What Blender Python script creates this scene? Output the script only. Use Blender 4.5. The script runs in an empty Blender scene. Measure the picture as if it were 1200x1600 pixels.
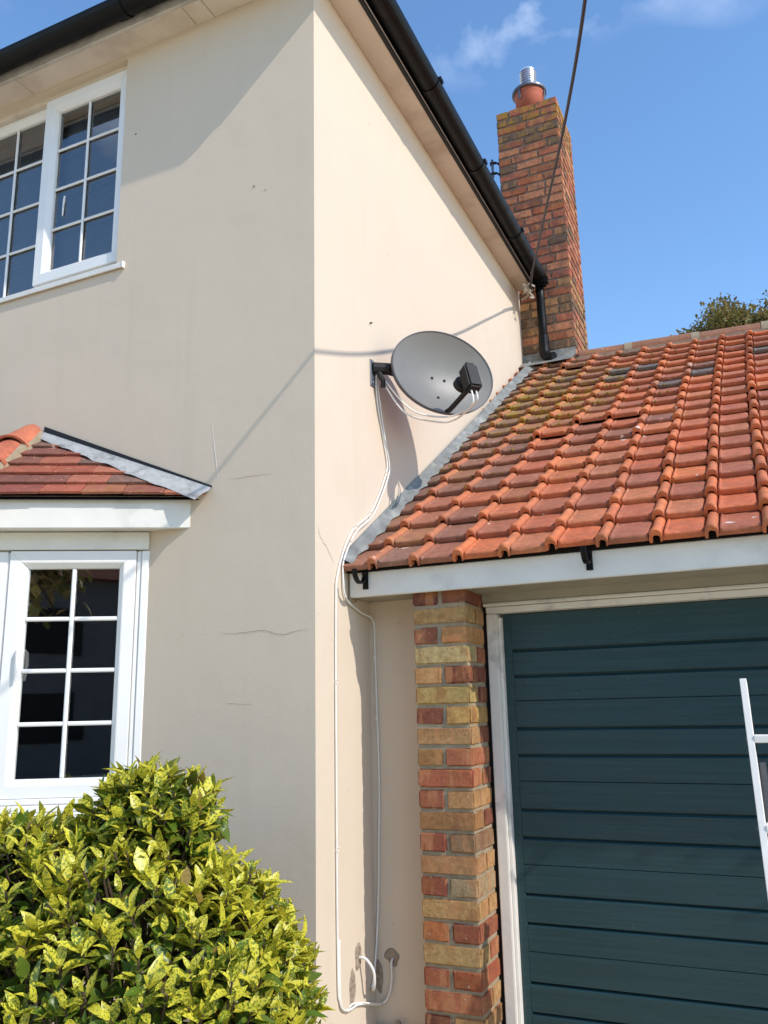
import bpy, bmesh, math, random
from math import sin, cos, pi, radians, sqrt, atan2
from mathutils import Vector, Matrix, noise

random.seed(7)
scene = bpy.context.scene
COL = scene.collection

# ------------------------------------------------------------------ camera
CAM_POS = Vector((1.5302, -2.7322, 1.6))
YAW, PITCH, ROLL, FPX = 0.4261, 0.2298, -0.0218, 1309.8
fw = Vector((-sin(YAW) * cos(PITCH), cos(YAW) * cos(PITCH), sin(PITCH)))
rt0 = Vector((cos(YAW), sin(YAW), 0)); up0 = rt0.cross(fw)
rt = rt0 * cos(ROLL) + up0 * sin(ROLL); up = up0 * cos(ROLL) - rt0 * sin(ROLL)
cam = bpy.data.cameras.new('camera')
cam_ob = bpy.data.objects.new('camera', cam); COL.objects.link(cam_ob)
cam_ob.matrix_world = Matrix(((rt.x, up.x, -fw.x, CAM_POS.x), (rt.y, up.y, -fw.y, CAM_POS.y),
                              (rt.z, up.z, -fw.z, CAM_POS.z), (0, 0, 0, 1)))
cam.sensor_fit = 'VERTICAL'; cam.sensor_height = 36.0; cam.lens = FPX / 1600 * 36.0
cam.clip_start = 0.05; cam.clip_end = 2000
scene.camera = cam_ob

# ------------------------------------------------------------------ light
SUN = Vector((1.0, -0.275, 0.866)).normalized()
world = bpy.data.worlds.new('World'); scene.world = world; world.use_nodes = True
wn = world.node_tree.nodes; wl = world.node_tree.links
bg = wn['Background']; bg.inputs['Strength'].default_value = 0.15
sky = wn.new('ShaderNodeTexSky'); sky.sky_type = 'NISHITA'; sky.sun_disc = False
sky.sun_elevation = math.asin(SUN.z); sky.sun_rotation = atan2(SUN.x, SUN.y)
sky.air_density = 1.0; sky.dust_density = 0.15; sky.ozone_density = 1.5
# thin fair-weather cloud wisps spread over the whole sky
tc = wn.new('ShaderNodeTexCoord')
mp = wn.new('ShaderNodeMapping'); mp.inputs['Location'].default_value = (6.49386, 2.05886, 8.50744); mp.inputs['Scale'].default_value = (1.0, 1.0, 1.5); mp.inputs['Rotation'].default_value = (-0.068, -0.031, 0.0)
n1 = wn.new('ShaderNodeTexNoise'); n1.inputs['Scale'].default_value = 5.0; n1.inputs['Detail'].default_value = 9; n1.inputs['Roughness'].default_value = 0.55; n1.inputs['Distortion'].default_value = 0.3
n2 = wn.new('ShaderNodeTexNoise'); n2.inputs['Scale'].default_value = 1.9; n2.inputs['Detail'].default_value = 2
rmp = wn.new('ShaderNodeMapRange'); rmp.inputs[1].default_value = 0.51; rmp.inputs[2].default_value = 0.78
rmp2 = wn.new('ShaderNodeMapRange'); rmp2.inputs[1].default_value = 0.52; rmp2.inputs[2].default_value = 0.64
mul = wn.new('ShaderNodeMath'); mul.operation = 'MULTIPLY'
mixc = wn.new('ShaderNodeMix'); mixc.data_type = 'RGBA'; mixc.inputs[7].default_value = (7.2, 7.5, 8.0, 1)
wl.new(tc.outputs['Generated'], mp.inputs[0]); wl.new(mp.outputs[0], n1.inputs[0]); wl.new(mp.outputs[0], n2.inputs[0])
wl.new(n1.outputs[0], rmp.inputs[0]); wl.new(n2.outputs[0], rmp2.inputs[0])
wl.new(rmp.outputs[0], mul.inputs[0]); wl.new(rmp2.outputs[0], mul.inputs[1])
hs = wn.new('ShaderNodeHueSaturation'); hs.inputs['Saturation'].default_value = 1.15
wl.new(sky.outputs[0], hs.inputs['Color']); wl.new(hs.outputs[0], mixc.inputs[6]); wl.new(mul.outputs[0], mixc.inputs[0]); wl.new(mixc.outputs[2], bg.inputs[0])

sun = bpy.data.lights.new('sun', 'SUN'); sun.energy = 2.0; sun.angle = radians(0.55); sun.color = (1.0, 0.93, 0.86)
sun_ob = bpy.data.objects.new('sun', sun); COL.objects.link(sun_ob)
sun_ob.rotation_euler = (-SUN).to_track_quat('-Z', 'Y').to_euler(); sun_ob.location = SUN * 30

scene.view_settings.view_transform = 'Standard'; scene.view_settings.look = 'None'
scene.view_settings.exposure = 0.93; scene.view_settings.gamma = 1.0
scene.view_settings.use_curve_mapping = False

# ------------------------------------------------------------------ helpers
def lin(c):
    c /= 255.0
    return c / 12.92 if c <= 0.04045 else ((c + 0.055) / 1.055) ** 2.4
def D(rgb, k=0.18, v=1.0):
    if rgb[0] > 1.75 * rgb[1]: k += 0.12; rgb = (rgb[0] * 1.02, rgb[1] * 1.04, rgb[2] * 0.86)
    y = 0.3 * rgb[0] + 0.55 * rgb[1] + 0.15 * rgb[2]
    return tuple(min(255, (c * (1 - k) + y * k) * v * w) for c, w in zip(rgb, (1.03, 0.97, 0.97)))
def S(r, g, b, k=1.0): return (min(1, lin(r) * k), min(1, lin(g) * k), min(1, lin(b) * k), 1.0)

def obj(name, me, mat=None, parent=None, smooth=False):
    o = bpy.data.objects.new(name, me); COL.objects.link(o)
    if mat is not None and len(me.materials) == 0: me.materials.append(mat)
    if parent is not None: o.parent = parent
    if smooth: me.polygons.foreach_set('use_smooth', [True] * len(me.polygons))
    return o
def tag(o, label=None, cat=None, group=None, kind=None):
    if label: o['label'] = label
    if cat: o['category'] = cat
    if group: o['group'] = group
    if kind: o['kind'] = kind
    return o
def thing(name, label, cat, loc=(0, 0, 0), group=None):
    o = bpy.data.objects.new(name, None); COL.objects.link(o); o.location = loc; o.empty_display_size = 0.1
    bpy.context.view_layer.update()
    return tag(o, label, cat, group)

class MB:
    """collects shapes in world space, then links them as one mesh object"""
    def __init__(s): s.v = []; s.f = []; s.M = None
    def add(s, vs, fs, M=None):
        k = len(s.v)
        M = M or s.M
        for p in vs:
            p = Vector(p); s.v.append(M @ p if M else p)
        s.f += [tuple(i + k for i in f) for f in fs]
    def box(s, x0, x1, y0, y1, z0, z1, M=None):
        s.add([(x0, y0, z0), (x1, y0, z0), (x1, y1, z0), (x0, y1, z0), (x0, y0, z1), (x1, y0, z1), (x1, y1, z1), (x0, y1, z1)],
              [(0, 3, 2, 1), (4, 5, 6, 7), (0, 1, 5, 4), (1, 2, 6, 5), (2, 3, 7, 6), (3, 0, 4, 7)], M)
    def prism(s, poly, a, b, M=None, ax='y'):
        """polygon (p,q) swept from a to b along an axis: ax y -> (p,t,q); x -> (t,p,q); z -> (p,q,t)"""
        n = len(poly)
        def mk(p, t): return {'y': (p[0], t, p[1]), 'x': (t, p[0], p[1]), 'z': (p[0], p[1], t)}[ax]
        s.add([mk(p, a) for p in poly] + [mk(p, b) for p in poly],
              [tuple(range(n)), tuple(range(2 * n - 1, n - 1, -1))] + [(i, i + n, (i + 1) % n + n, (i + 1) % n) for i in range(n)], M)
    def tube(s, pts, r, n=8, M=None):
        pts = [Vector(p) for p in pts]; m = len(pts)
        rs = r if isinstance(r, (list, tuple)) else [r] * m
        vs = []; fs = []
        t0 = (pts[1] - pts[0]).normalized(); a = t0.orthogonal().normalized()
        for i, p in enumerate(pts):
            t = (pts[min(i + 1, m - 1)] - pts[max(i - 1, 0)]).normalized()
            a = (a - t * a.dot(t)).normalized(); b = t.cross(a)
            for k in range(n):
                g = 2 * pi * k / n
                vs.append(p + (a * cos(g) + b * sin(g)) * rs[i])
        for i in range(m - 1):
            for k in range(n):
                fs.append((i * n + k, i * n + (k + 1) % n, (i + 1) * n + (k + 1) % n, (i + 1) * n + k))
        fs.append(tuple(range(n - 1, -1, -1))); fs.append(tuple((m - 1) * n + k for k in range(n)))
        s.add(vs, fs, M)
    def lathe(s, prof, c, n=24, M=None, cap=True):
        vs = []; fs = []
        for (r, z) in prof:
            for k in range(n):
                g = 2 * pi * k / n; vs.append((c[0] + r * cos(g), c[1] + r * sin(g), c[2] + z))
        for i in range(len(prof) - 1):
            for k in range(n):
                fs.append((i * n + k, i * n + (k + 1) % n, (i + 1) * n + (k + 1) % n, (i + 1) * n + k))
        if cap:
            fs.append(tuple(range(n - 1, -1, -1))); fs.append(tuple((len(prof) - 1) * n + k for k in range(n)))
        s.add(vs, fs, M)
    def quad(s, *p, M=None): s.add(p, [tuple(range(len(p)))], M)
    def mesh(s, name, bevel=0.0, seg=1, ang=30, fix=True):
        me = bpy.data.meshes.new(name)
        me.from_pydata([tuple(v) for v in s.v], [], s.f); me.update()
        bm = bmesh.new(); bm.from_mesh(me)
        if fix: bmesh.ops.recalc_face_normals(bm, faces=bm.faces)
        if bevel > 0:
            es = [e for e in bm.edges if len(e.link_faces) == 2 and e.calc_face_angle(0) > radians(ang)]
            bmesh.ops.bevel(bm, geom=es, offset=bevel, segments=seg, affect='EDGES', clamp_overlap=True)
        bm.to_mesh(me); bm.free(); me.update()
        return me
    def build(s, name, mat, parent=None, bevel=0.0, seg=1, smooth=False, fix=True, ang=30):
        me = s.mesh(name, bevel, seg, ang, fix); me.materials.append(mat)
        o = obj(name, me, None, parent, smooth)
        if parent is not None: o.matrix_parent_inverse = parent.matrix_world.inverted()
        return o

def B(name, mat, parent, dims, bevel=0.0, M=None, seg=1):
    m = MB(); m.box(*dims, M=M); return m.build(name, mat, parent, bevel, seg)

# ------------------------------------------------------------------ materials
MATS = {}
def mat(name, col, rough=0.6, spec=0.5, metal=0.0, var=0.0, vscale=3.0, bump=0.0, bscale=60.0, bdist=0.004, coat=0.0,
        stain=None, sscale=1.2, sthr=(0.5, 0.7), objcol=False, rvar=0.0):
    m = bpy.data.materials.new(name); m.use_nodes = True
    N = m.node_tree.nodes; L = m.node_tree.links; p = N['Principled BSDF']
    p.inputs['Base Color'].default_value = col; p.inputs['Roughness'].default_value = rough
    p.inputs['Specular IOR Level'].default_value = spec; p.inputs['Metallic'].default_value = metal
    if coat: p.inputs['Coat Weight'].default_value = coat
    geo = N.new('ShaderNodeNewGeometry'); cur = None
    if objcol:
        oi = N.new('ShaderNodeObjectInfo'); cur = oi.outputs['Color']
    def mixnode(fac, a, b, mode='MIX'):
        x = N.new('ShaderNodeMix'); x.data_type = 'RGBA'; x.blend_type = mode
        for sock, val in ((0, fac), (6, a), (7, b)):
            if hasattr(val, 'links'): L.new(val, x.inputs[sock])
            else: x.inputs[sock].default_value = val
        return x.outputs[2]
    def nz(scale, detail=5, rough_=0.6, vec=None):
        t = N.new('ShaderNodeTexNoise'); t.inputs['Scale'].default_value = scale; t.inputs['Detail'].default_value = detail
        t.inputs['Roughness'].default_value = rough_
        L.new(vec or geo.outputs['Position'], t.inputs['Vector']); return t.outputs[0]
    def rng(src, a, b, c=0.0, d=1.0):
        t = N.new('ShaderNodeMapRange'); t.inputs[1].default_value = a; t.inputs[2].default_value = b
        t.inputs[3].default_value = c; t.inputs[4].default_value = d; L.new(src, t.inputs[0]); return t.outputs[0]
    if cur is None: cur = col
    if stain is not None:
        cur = mixnode(rng(nz(sscale), *sthr), cur, stain)
    if var > 0:
        g = rng(nz(vscale), 0.3, 0.7, 1 - var, 1 + var)
        cb = N.new('ShaderNodeCombineColor'); [L.new(g, cb.inputs[i]) for i in range(3)]
        cur = mixnode(1.0, cur, cb.outputs[0], 'MULTIPLY')
    if hasattr(cur, 'links'): L.new(cur, p.inputs['Base Color'])
    if rvar > 0: L.new(rng(nz(vscale * 2), 0.3, 0.7, rough - rvar, rough + rvar), p.inputs['Roughness'])
    if bump > 0:
        bp = N.new('ShaderNodeBump'); bp.inputs['Strength'].default_value = bump; bp.inputs['Distance'].default_value = bdist
        L.new(nz(bscale, 6), bp.inputs['Height']); L.new(bp.outputs[0], p.inputs['Normal'])
    m['_h'] = 1
    MATS[name] = (m, N, L, p, geo, mixnode, nz, rng)
    return m

WHITE = mat('upvc_white', S(234, 233, 229), 0.28, 0.5, var=0.03, vscale=5)
PAINTW = mat('painted_white_board', S(224, 221, 212), 0.5, 0.4, var=0.05, vscale=6, stain=S(176, 172, 164), sscale=3.5, sthr=(0.55, 0.85), bump=0.15, bscale=40)
SOFFIT = mat('soffit_paint', S(216, 202, 184), 0.65, 0.3, var=0.05, vscale=4, stain=S(184, 164, 144), sscale=3.0, sthr=(0.55, 0.8), bump=0.2, bscale=50)
BLACK = mat('black_plastic', S(13, 13, 14), 0.45, 0.2, var=0.25, vscale=9, rvar=0.1)
BLACKM = mat('black_matt', S(26, 25, 25), 0.6, 0.4, var=0.2, vscale=15)
MORTAR = mat('mortar', S(156, 142, 118), 0.9, 0.2, var=0.18, vscale=30, bump=0.6, bscale=220, bdist=0.003)
MORTARD = mat('old_mortar', S(128, 112, 96), 0.9, 0.2, var=0.25, vscale=25, bump=0.6, bscale=200, bdist=0.003)
LEAD = mat('lead', S(122, 124, 120), 0.6, 0.35, metal=0.0, var=0.22, vscale=14, stain=S(150, 150, 142), sscale=11, sthr=(0.48, 0.7), bump=0.6, bscale=28, bdist=0.01)
LEADB = mat('bright_lead', S(172, 172, 168), 0.5, 0.45, metal=0.0, var=0.15, vscale=18, stain=S(108, 104, 98), sscale=14, sthr=(0.52, 0.72), bump=0.6, bscale=45, bdist=0.008)
STEEL = mat('stainless', S(205, 205, 205), 0.22, 0.5, metal=1.0, var=0.1, vscale=20)
GALV = mat('galvanised', S(112, 116, 124), 0.5, 0.5, metal=0.6, var=0.15, vscale=20)
ALU = mat('aluminium', S(226, 222, 214), 0.5, 0.3, metal=0.0, var=0.08, vscale=12, rvar=0.1)
CABLE = mat('white_cable', S(228, 226, 218), 0.4, 0.5, var=0.06, vscale=12)
WIRE = mat('dark_wire', S(46, 44, 52), 0.5, 0.5)
ROPE = mat('pale_rope', S(176, 166, 150), 0.8, 0.2, var=0.2, vscale=60)
TERRA = mat('terracotta', S(172, 92, 66), 0.7, 0.3, var=0.15, vscale=12, bump=0.2, bscale=90)
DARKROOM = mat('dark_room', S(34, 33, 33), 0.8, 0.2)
BLIND = mat('blind_slat', S(226, 228, 230), 0.5, 0.4, var=0.05)
DISHM = mat('dish_grey', S(118, 116, 110), 0.42, 0.35, var=0.05, vscale=10, bump=0.15, bscale=900, bdist=0.001)
CRACK = mat('crack_filler', S(152, 138, 116), 0.9, 0.1, var=0.2, vscale=40)
FILLER = mat('pale_filler', S(236, 228, 214), 0.9, 0.1)
RUBBLE = mat('broken_render', S(158, 142, 124), 0.95, 0.1, var=0.35, vscale=60, bump=0.9, bscale=80, bdist=0.01)
BARK = mat('bark', S(84, 70, 56), 0.9, 0.2, var=0.25, vscale=10, bump=0.6, bscale=30)
CONC = mat('concrete', S(210, 194, 164), 0.9, 0.2, var=0.12, vscale=1.5, stain=S(176, 160, 132), sscale=0.6, sthr=(0.5, 0.75), bump=0.4, bscale=80)
UNDER = mat('roof_underlay', S(30, 27, 25), 0.9, 0.1)

# cream render: faint mottling, grime below edges and a fine trowelled surface
RENDER = mat('cream_render', S(229, 211, 187), 0.85, 0.25)
_, N, L, p, geo, mixnode, nz, rng = MATS['cream_render']
c = mixnode(rng(nz(0.9, 6, 0.65), 0.42, 0.72, 0, 0.5), S(212, 196, 175), S(204, 189, 168))
c = mixnode(rng(nz(3.1, 8, 0.7), 0.5, 0.8, 0, 0.35), c, S(202, 186, 160))
sc = N.new('ShaderNodeMapping'); sc.inputs['Scale'].default_value = (9, 9, 0.55); L.new(geo.outputs['Position'], sc.inputs[0])
c = mixnode(rng(nz(1.0, 6, 0.6, sc.outputs[0]), 0.56, 0.85, 0, 0.28), c, S(190, 177, 154))
c = mixnode(rng(nz(26, 3, 0.5), 0.71, 0.76, 0, 0.5), c, S(182, 163, 140))
L.new(c, p.inputs['Base Color'])
b1 = N.new('ShaderNodeBump'); b1.inputs['Strength'].default_value = 0.22; b1.inputs['Distance'].default_value = 0.004; L.new(nz(150, 5, 0.65), b1.inputs['Height'])
b2 = N.new('ShaderNodeBump'); b2.inputs['Strength'].default_value = 0.14; b2.inputs['Distance'].default_value = 0.03; L.new(nz(3.0, 4, 0.5), b2.inputs['Height'])
L.new(b1.outputs[0], b2.inputs['Normal']); L.new(b2.outputs[0], p.inputs['Normal'])

def brick_mat(name, lichen=None, dark=None):
    """object colour carries each brick's own clay colour; alpha carries how much lichen grows on it"""
    m = mat(name, S(150, 80, 60), 0.88, 0.2)
    _, N, L, p, geo, mixnode, nz, rng = MATS[name]
    oi = N.new('ShaderNodeObjectInfo')
    g = rng(nz(46, 8, 0.8), 0.3, 0.7, 0.58, 1.34)
    cb = N.new('ShaderNodeCombineColor'); [L.new(g, cb.inputs[i]) for i in range(3)]
    c = mixnode(1.0, oi.outputs['Color'], cb.outputs[0], 'MULTIPLY')
    c = mixnode(rng(nz(13, 5, 0.65), 0.48, 0.62, 0, 0.6), c, dark or S(112, 92, 62))
    tcb = N.new('ShaderNodeTexCoord'); mpb = N.new('ShaderNodeMapping'); mpb.inputs['Scale'].default_value = (17, 17, 3.5)
    L.new(tcb.outputs['Object'], mpb.inputs[0]); rb = N.new('ShaderNodeMath'); rb.operation = 'MULTIPLY'; rb.inputs[1].default_value = 60; L.new(oi.outputs['Random'], rb.inputs[0])
    vb_ = N.new('ShaderNodeVectorMath'); vb_.operation = 'ADD'; L.new(mpb.outputs[0], vb_.inputs[0]); L.new(rb.outputs[0], vb_.inputs[1])
    kiln = nz(1.0, 3, 0.55, vb_.outputs[0])
    c = mixnode(rng(kiln, 0.55, 0.62, 0, 0.5), c, S(188, 134, 92)); c = mixnode(rng(kiln, 0.42, 0.34, 0, 0.5), c, S(120, 78, 62))
    c = mixnode(rng(nz(130, 2, 0.5), 0.66, 0.72, 0, 0.8), c, S(60, 46, 38))
    c = mixnode(rng(nz(70, 3, 0.5), 0.67, 0.75, 0, 0.6), c, S(206, 190, 166))
    if lichen:
        am = N.new('ShaderNodeMath'); am.operation = 'MULTIPLY'
        L.new(rng(nz(16, 5, 0.65), 0.46, 0.58), am.inputs[0]); L.new(oi.outputs['Alpha'], am.inputs[1])
        c = mixnode(am.outputs[0], c, lichen)
    L.new(c, p.inputs['Base Color'])
    bp = N.new('ShaderNodeBump'); bp.inputs['Strength'].default_value = 0.7; bp.inputs['Distance'].default_value = 0.004
    L.new(nz(85, 7, 0.75), bp.inputs['Height']); L.new(bp.outputs[0], p.inputs['Normal'])
    return m
BRICKP = brick_mat('pier_brick', None, S(150, 100, 62))
BRICKC = brick_mat('chimney_brick', S(158, 122, 50), S(96, 80, 68))

def tile_mat(name, roll_edge, clean):
    """object colour = the tile's fired colour mixed with its weathering; alpha = lichen"""
    m = mat(name, S(180, 90, 60), 0.72, 0.35)
    _, N, L, p, geo, mixnode, nz, rng = MATS[name]
    oi = N.new('ShaderNodeObjectInfo'); t = N.new('ShaderNodeTexCoord')
    c = oi.outputs['Color']
    if roll_edge:
        sp = N.new('ShaderNodeSeparateXYZ'); L.new(t.outputs['Object'], sp.inputs[0])
        c = mixnode(rng(sp.outputs[0], roll_edge, roll_edge - 0.006, 0, 0.5), c, clean)
    g = rng(nz(24, 6, 0.7), 0.3, 0.7, 0.78, 1.2)
    cb = N.new('ShaderNodeCombineColor'); [L.new(g, cb.inputs[i]) for i in range(3)]
    c = mixnode(1.0, c, cb.outputs[0], 'MULTIPLY')
    c = mixnode(rng(nz(7, 7, 0.75), 0.47, 0.70, 0, 0.6), c, S(136, 88, 64))
    c = mixnode(rng(nz(33, 5, 0.7), 0.58, 0.70, 0, 0.55), c, S(218, 152, 116))
    c = mixnode(rng(nz(60, 4, 0.6), 0.63, 0.72, 0, 0.7), c, S(84, 56, 44))
    c = mixnode(rng(nz(17, 2, 0.5), 0.725, 0.745, 0, 0.8), c, S(226, 212, 200))
    am = N.new('ShaderNodeMath'); am.operation = 'MULTIPLY'
    L.new(rng(nz(21, 5, 0.7), 0.47, 0.6), am.inputs[0]); L.new(oi.outputs['Alpha'], am.inputs[1])
    c = mixnode(am.outputs[0], c, S(158, 128, 40))
    L.new(c, p.inputs['Base Color'])
    bp = N.new('ShaderNodeBump'); bp.inputs['Strength'].default_value = 0.45; bp.inputs['Distance'].default_value = 0.004
    L.new(nz(90, 6, 0.7), bp.inputs['Height']); L.new(bp.outputs[0], p.inputs['Normal'])
    return m
TILE = tile_mat('clay_roll_tile', 0.0435, S(214, 122, 72))
PLAINTILE = tile_mat('clay_plain_tile', None, None)

# painted garage door with embossed grain along the boards
DOOR = mat('green_door_paint', S(44, 66, 74), 0.42, 0.5)
_, N, L, p, geo, mixnode, nz, rng = MATS['green_door_paint']
sc = N.new('ShaderNodeMapping'); sc.inputs['Scale'].default_value = (1.6, 1.6, 75); L.new(geo.outputs['Position'], sc.inputs[0])
gr = nz(1.0, 5, 0.6, sc.outputs[0])
c = mixnode(rng(gr, 0.35, 0.7), S(27, 57, 61), S(36, 68, 72))
c = mixnode(rng(nz(2.2, 5, 0.6), 0.5, 0.8, 0, 0.5), c, S(28, 57, 54))
c = mixnode(rng(nz(95, 1, 0.5), 0.77, 0.79, 0, 0.5), c, S(96, 108, 108))
L.new(c, p.inputs['Base Color']); L.new(rng(nz(7, 5), 0.3, 0.7, 0.34, 0.5), p.inputs['Roughness'])
bp = N.new('ShaderNodeBump'); bp.inputs['Strength'].default_value = 0.5; bp.inputs['Distance'].default_value = 0.003
L.new(gr, bp.inputs['Height']); L.new(bp.outputs[0], p.inputs['Normal'])

def glass_mat(name, tint, refl=1.5):
    m = bpy.data.materials.new(name); m.use_nodes = True
    N = m.node_tree.nodes; L = m.node_tree.links; N.remove(N['Principled BSDF'])
    tr = N.new('ShaderNodeBsdfTransparent'); tr.inputs[0].default_value = tint
    gl = N.new('ShaderNodeBsdfGlossy'); gl.inputs['Roughness'].default_value = 0.01
    fr = N.new('ShaderNodeFresnel'); fr.inputs[0].default_value = refl
    mx = N.new('ShaderNodeMixShader'); L.new(fr.outputs[0], mx.inputs[0]); L.new(tr.outputs[0], mx.inputs[1]); L.new(gl.outputs[0], mx.inputs[2])
    L.new(mx.outputs[0], N['Material Output'].inputs[0]); return m
GLASS = glass_mat('window_glass', (0.93, 0.95, 0.96, 1), 2.95)

def leaf_mat(name, a, b, dark, thr, rough=0.38):
    m = bpy.data.materials.new(name); m.use_nodes = True
    N = m.node_tree.nodes; L = m.node_tree.links; p = N['Principled BSDF']
    uv = N.new('ShaderNodeUVMap'); uv.uv_map = 'leaf'
    at = N.new('ShaderNodeAttribute'); at.attribute_name = 'tint'
    sp = N.new('ShaderNodeSeparateColor'); L.new(at.outputs['Color'], sp.inputs[0])
    n = N.new('ShaderNodeTexNoise'); n.inputs['Scale'].default_value = 4.2; n.inputs['Detail'].default_value = 7; n.inputs['Roughness'].default_value = 0.7
    L.new(uv.outputs[0], n.inputs['Vector'])
    ad = N.new('ShaderNodeMath'); ad.operation = 'ADD'; L.new(n.outputs[0], ad.inputs[0]); L.new(sp.outputs[0], ad.inputs[1])
    mr = N.new('ShaderNodeMapRange'); mr.inputs[1].default_value = thr - 0.03; mr.inputs[2].default_value = thr + 0.05; L.new(ad.outputs[0], mr.inputs[0])
    mx = N.new('ShaderNodeMix'); mx.data_type = 'RGBA'; mx.inputs[6].default_value = a; mx.inputs[7].default_value = b; L.new(mr.outputs[0], mx.inputs[0])
    m2 = N.new('ShaderNodeMix'); m2.data_type = 'RGBA'; m2.inputs[7].default_value = dark; L.new(mx.outputs[2], m2.inputs[6]); L.new(sp.outputs[1], m2.inputs[0])
    L.new(m2.outputs[2], p.inputs['Base Color']); p.inputs['Roughness'].default_value = rough
    p.inputs['Specular IOR Level'].default_value = 0.45
    tl = N.new('ShaderNodeBsdfTranslucent'); L.new(m2.outputs[2], tl.inputs[0])
    ms = N.new('ShaderNodeMixShader'); ms.inputs[0].default_value = 0.22
    L.new(p.outputs[0], ms.inputs[1]); L.new(tl.outputs[0], ms.inputs[2]); L.new(ms.outputs[0], N['Material Output'].inputs[0])
    return m
LEAF = leaf_mat('spotted_laurel_leaf', S(86, 112, 32), S(224, 214, 70), S(128, 98, 52), 0.60)
TREELEAF = leaf_mat('tree_leaf', S(118, 118, 64), S(160, 140, 84), S(138, 104, 72), 0.55, 0.5)

# ================================================================== SETTING
m = MB(); m.quad((-150, -150, 0), (150, -150, 0), (150, 150, 0), (-150, 150, 0))
tag(m.build('ground', CONC), kind='structure')

# ================================================================== HOUSE
EAVE = 4.814; YR = 3.367
house = thing('house', 'cream rendered two storey house with black gutters and white windows', 'house', (0, 0, 0))

def wall_sheet(m, xs, zs, holes, y, depth):
    """front sheet in the plane y with rectangular openings and their reveals"""
    for i in range(len(xs) - 1):
        for j in range(len(zs) - 1):
            x0, x1, z0, z1 = xs[i], xs[i + 1], zs[j], zs[j + 1]
            if any(h[0] <= x0 and x1 <= h[1] and h[2] <= z0 and z1 <= h[3] for h in holes): continue
            m.quad((x0, y, z0), (x1, y, z0), (x1, y, z1), (x0, y, z1))
    for (x0, x1, z0, z1) in holes:
        yb = y + depth
        m.quad((x0, y, z0), (x0, y, z1), (x0, yb, z1), (x0, yb, z0)); m.quad((x1, y, z1), (x1, y, z0), (x1, yb, z0), (x1, yb, z1))
        m.quad((x0, y, z1), (x1, y, z1), (x1, yb, z1), (x0, yb, z1)); m.quad((x1, y, z0), (x0, y, z0), (x0, yb, z0), (x1, yb, z0))
UW = (-3.42, -1.062, 3.655, 4.79)       # upper window opening
BW = (-3.2, -0.85, 0.30, 2.30)          # opening behind the bay
m = MB()
xs = [-7, -3.42, -3.2, -1.062, -0.85, 0.0]; zs = [0, 0.30, 2.30, 3.655, 4.79, EAVE + 0.1]
wall_sheet(m, xs, zs, [UW, BW], 0.0, 0.16)
# side and rear of the house
m.quad((0, 0, 0), (0, YR, 0), (0, YR, EAVE + 0.1), (0, 0, EAVE + 0.1))
m.quad((0, YR, 0), (-7, YR, 0), (-7, YR, EAVE + 0.1), (0, YR, EAVE + 0.1)); m.quad((-7, YR, 0), (-7, 0, 0), (-7, 0, EAVE + 0.1), (-7, YR, EAVE + 0.1))
wall = m.build('wall', RENDER, house, fix=False)
# rooms behind the openings
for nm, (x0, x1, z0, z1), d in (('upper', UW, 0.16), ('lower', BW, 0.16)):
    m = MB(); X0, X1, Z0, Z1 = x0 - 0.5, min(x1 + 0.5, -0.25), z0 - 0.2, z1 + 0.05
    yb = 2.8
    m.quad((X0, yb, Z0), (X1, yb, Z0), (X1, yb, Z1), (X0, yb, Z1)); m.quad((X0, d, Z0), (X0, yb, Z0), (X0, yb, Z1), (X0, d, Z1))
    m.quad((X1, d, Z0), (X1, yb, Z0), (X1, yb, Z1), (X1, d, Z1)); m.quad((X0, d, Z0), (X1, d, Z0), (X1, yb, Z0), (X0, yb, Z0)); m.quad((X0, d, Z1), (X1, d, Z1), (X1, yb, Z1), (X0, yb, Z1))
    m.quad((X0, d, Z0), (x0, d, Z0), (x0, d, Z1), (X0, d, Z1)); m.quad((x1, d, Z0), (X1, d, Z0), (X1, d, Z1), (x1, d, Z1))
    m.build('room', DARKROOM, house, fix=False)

# eaves: soffit boards, fascia, gutters with clips, hipped roof
SO = 0.122
m = MB()
m.box(-7, -1.70, -SO, 0.14, EAVE, EAVE + 0.012); m.build('soffit_board', SOFFIT, house)
joints = [-1.70, -0.640, -0.535, SO]
for a, b in zip(joints[:-1], joints[1:]):
    dz = random.uniform(-0.002, 0.002)
    B('soffit_board', SOFFIT, house, (a + 0.0015, b - 0.0015, -SO, 0.0 if a > -1 else 0.14, EAVE + dz, EAVE + 0.012 + dz), 0.0015)
ys = [0.001, 1.22, 2.44, 3.30]
for a, b in zip(ys[:-1], ys[1:]):
    dz = random.uniform(0.0, 0.002)
    B('soffit_board', SOFFIT, house, (0.0, SO - 0.001, a + 0.001, b - 0.001, EAVE + dz, EAVE + 0.012 + dz), 0.0015)
FASC = mat('eaves_fascia_paint', S(196, 188, 176), 0.5, 0.4, var=0.06, stain=S(120, 112, 102), sscale=5, sthr=(0.5, 0.8))
B('fascia_board', FASC, house, (-7, SO + 0.018, -SO - 0.018, -SO, EAVE - 0.008, EAVE + 0.16), 0.002)
B('fascia_board', BLACKM, house, (SO, SO + 0.018, -SO, 3.30, EAVE - 0.006, EAVE + 0.16), 0.002)
B('drip_trim', WHITE, house, (SO + 0.0182, SO + 0.0215, 0.05, 3.20, EAVE + 0.012, EAVE + 0.017))
def half_round(r, t, n=12):
    o = [(r * cos(pi + pi * k / n), r * sin(pi + pi * k / n)) for k in range(n + 1)]
    i = [((r - t) * cos(2 * pi - pi * k / n), (r - t) * sin(2 * pi - pi * k / n)) for k in range(n + 1)]
    return o + i
GR = 0.056; GZ = EAVE + 0.062; GX = SO + 0.018 + 0.003 + GR
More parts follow.
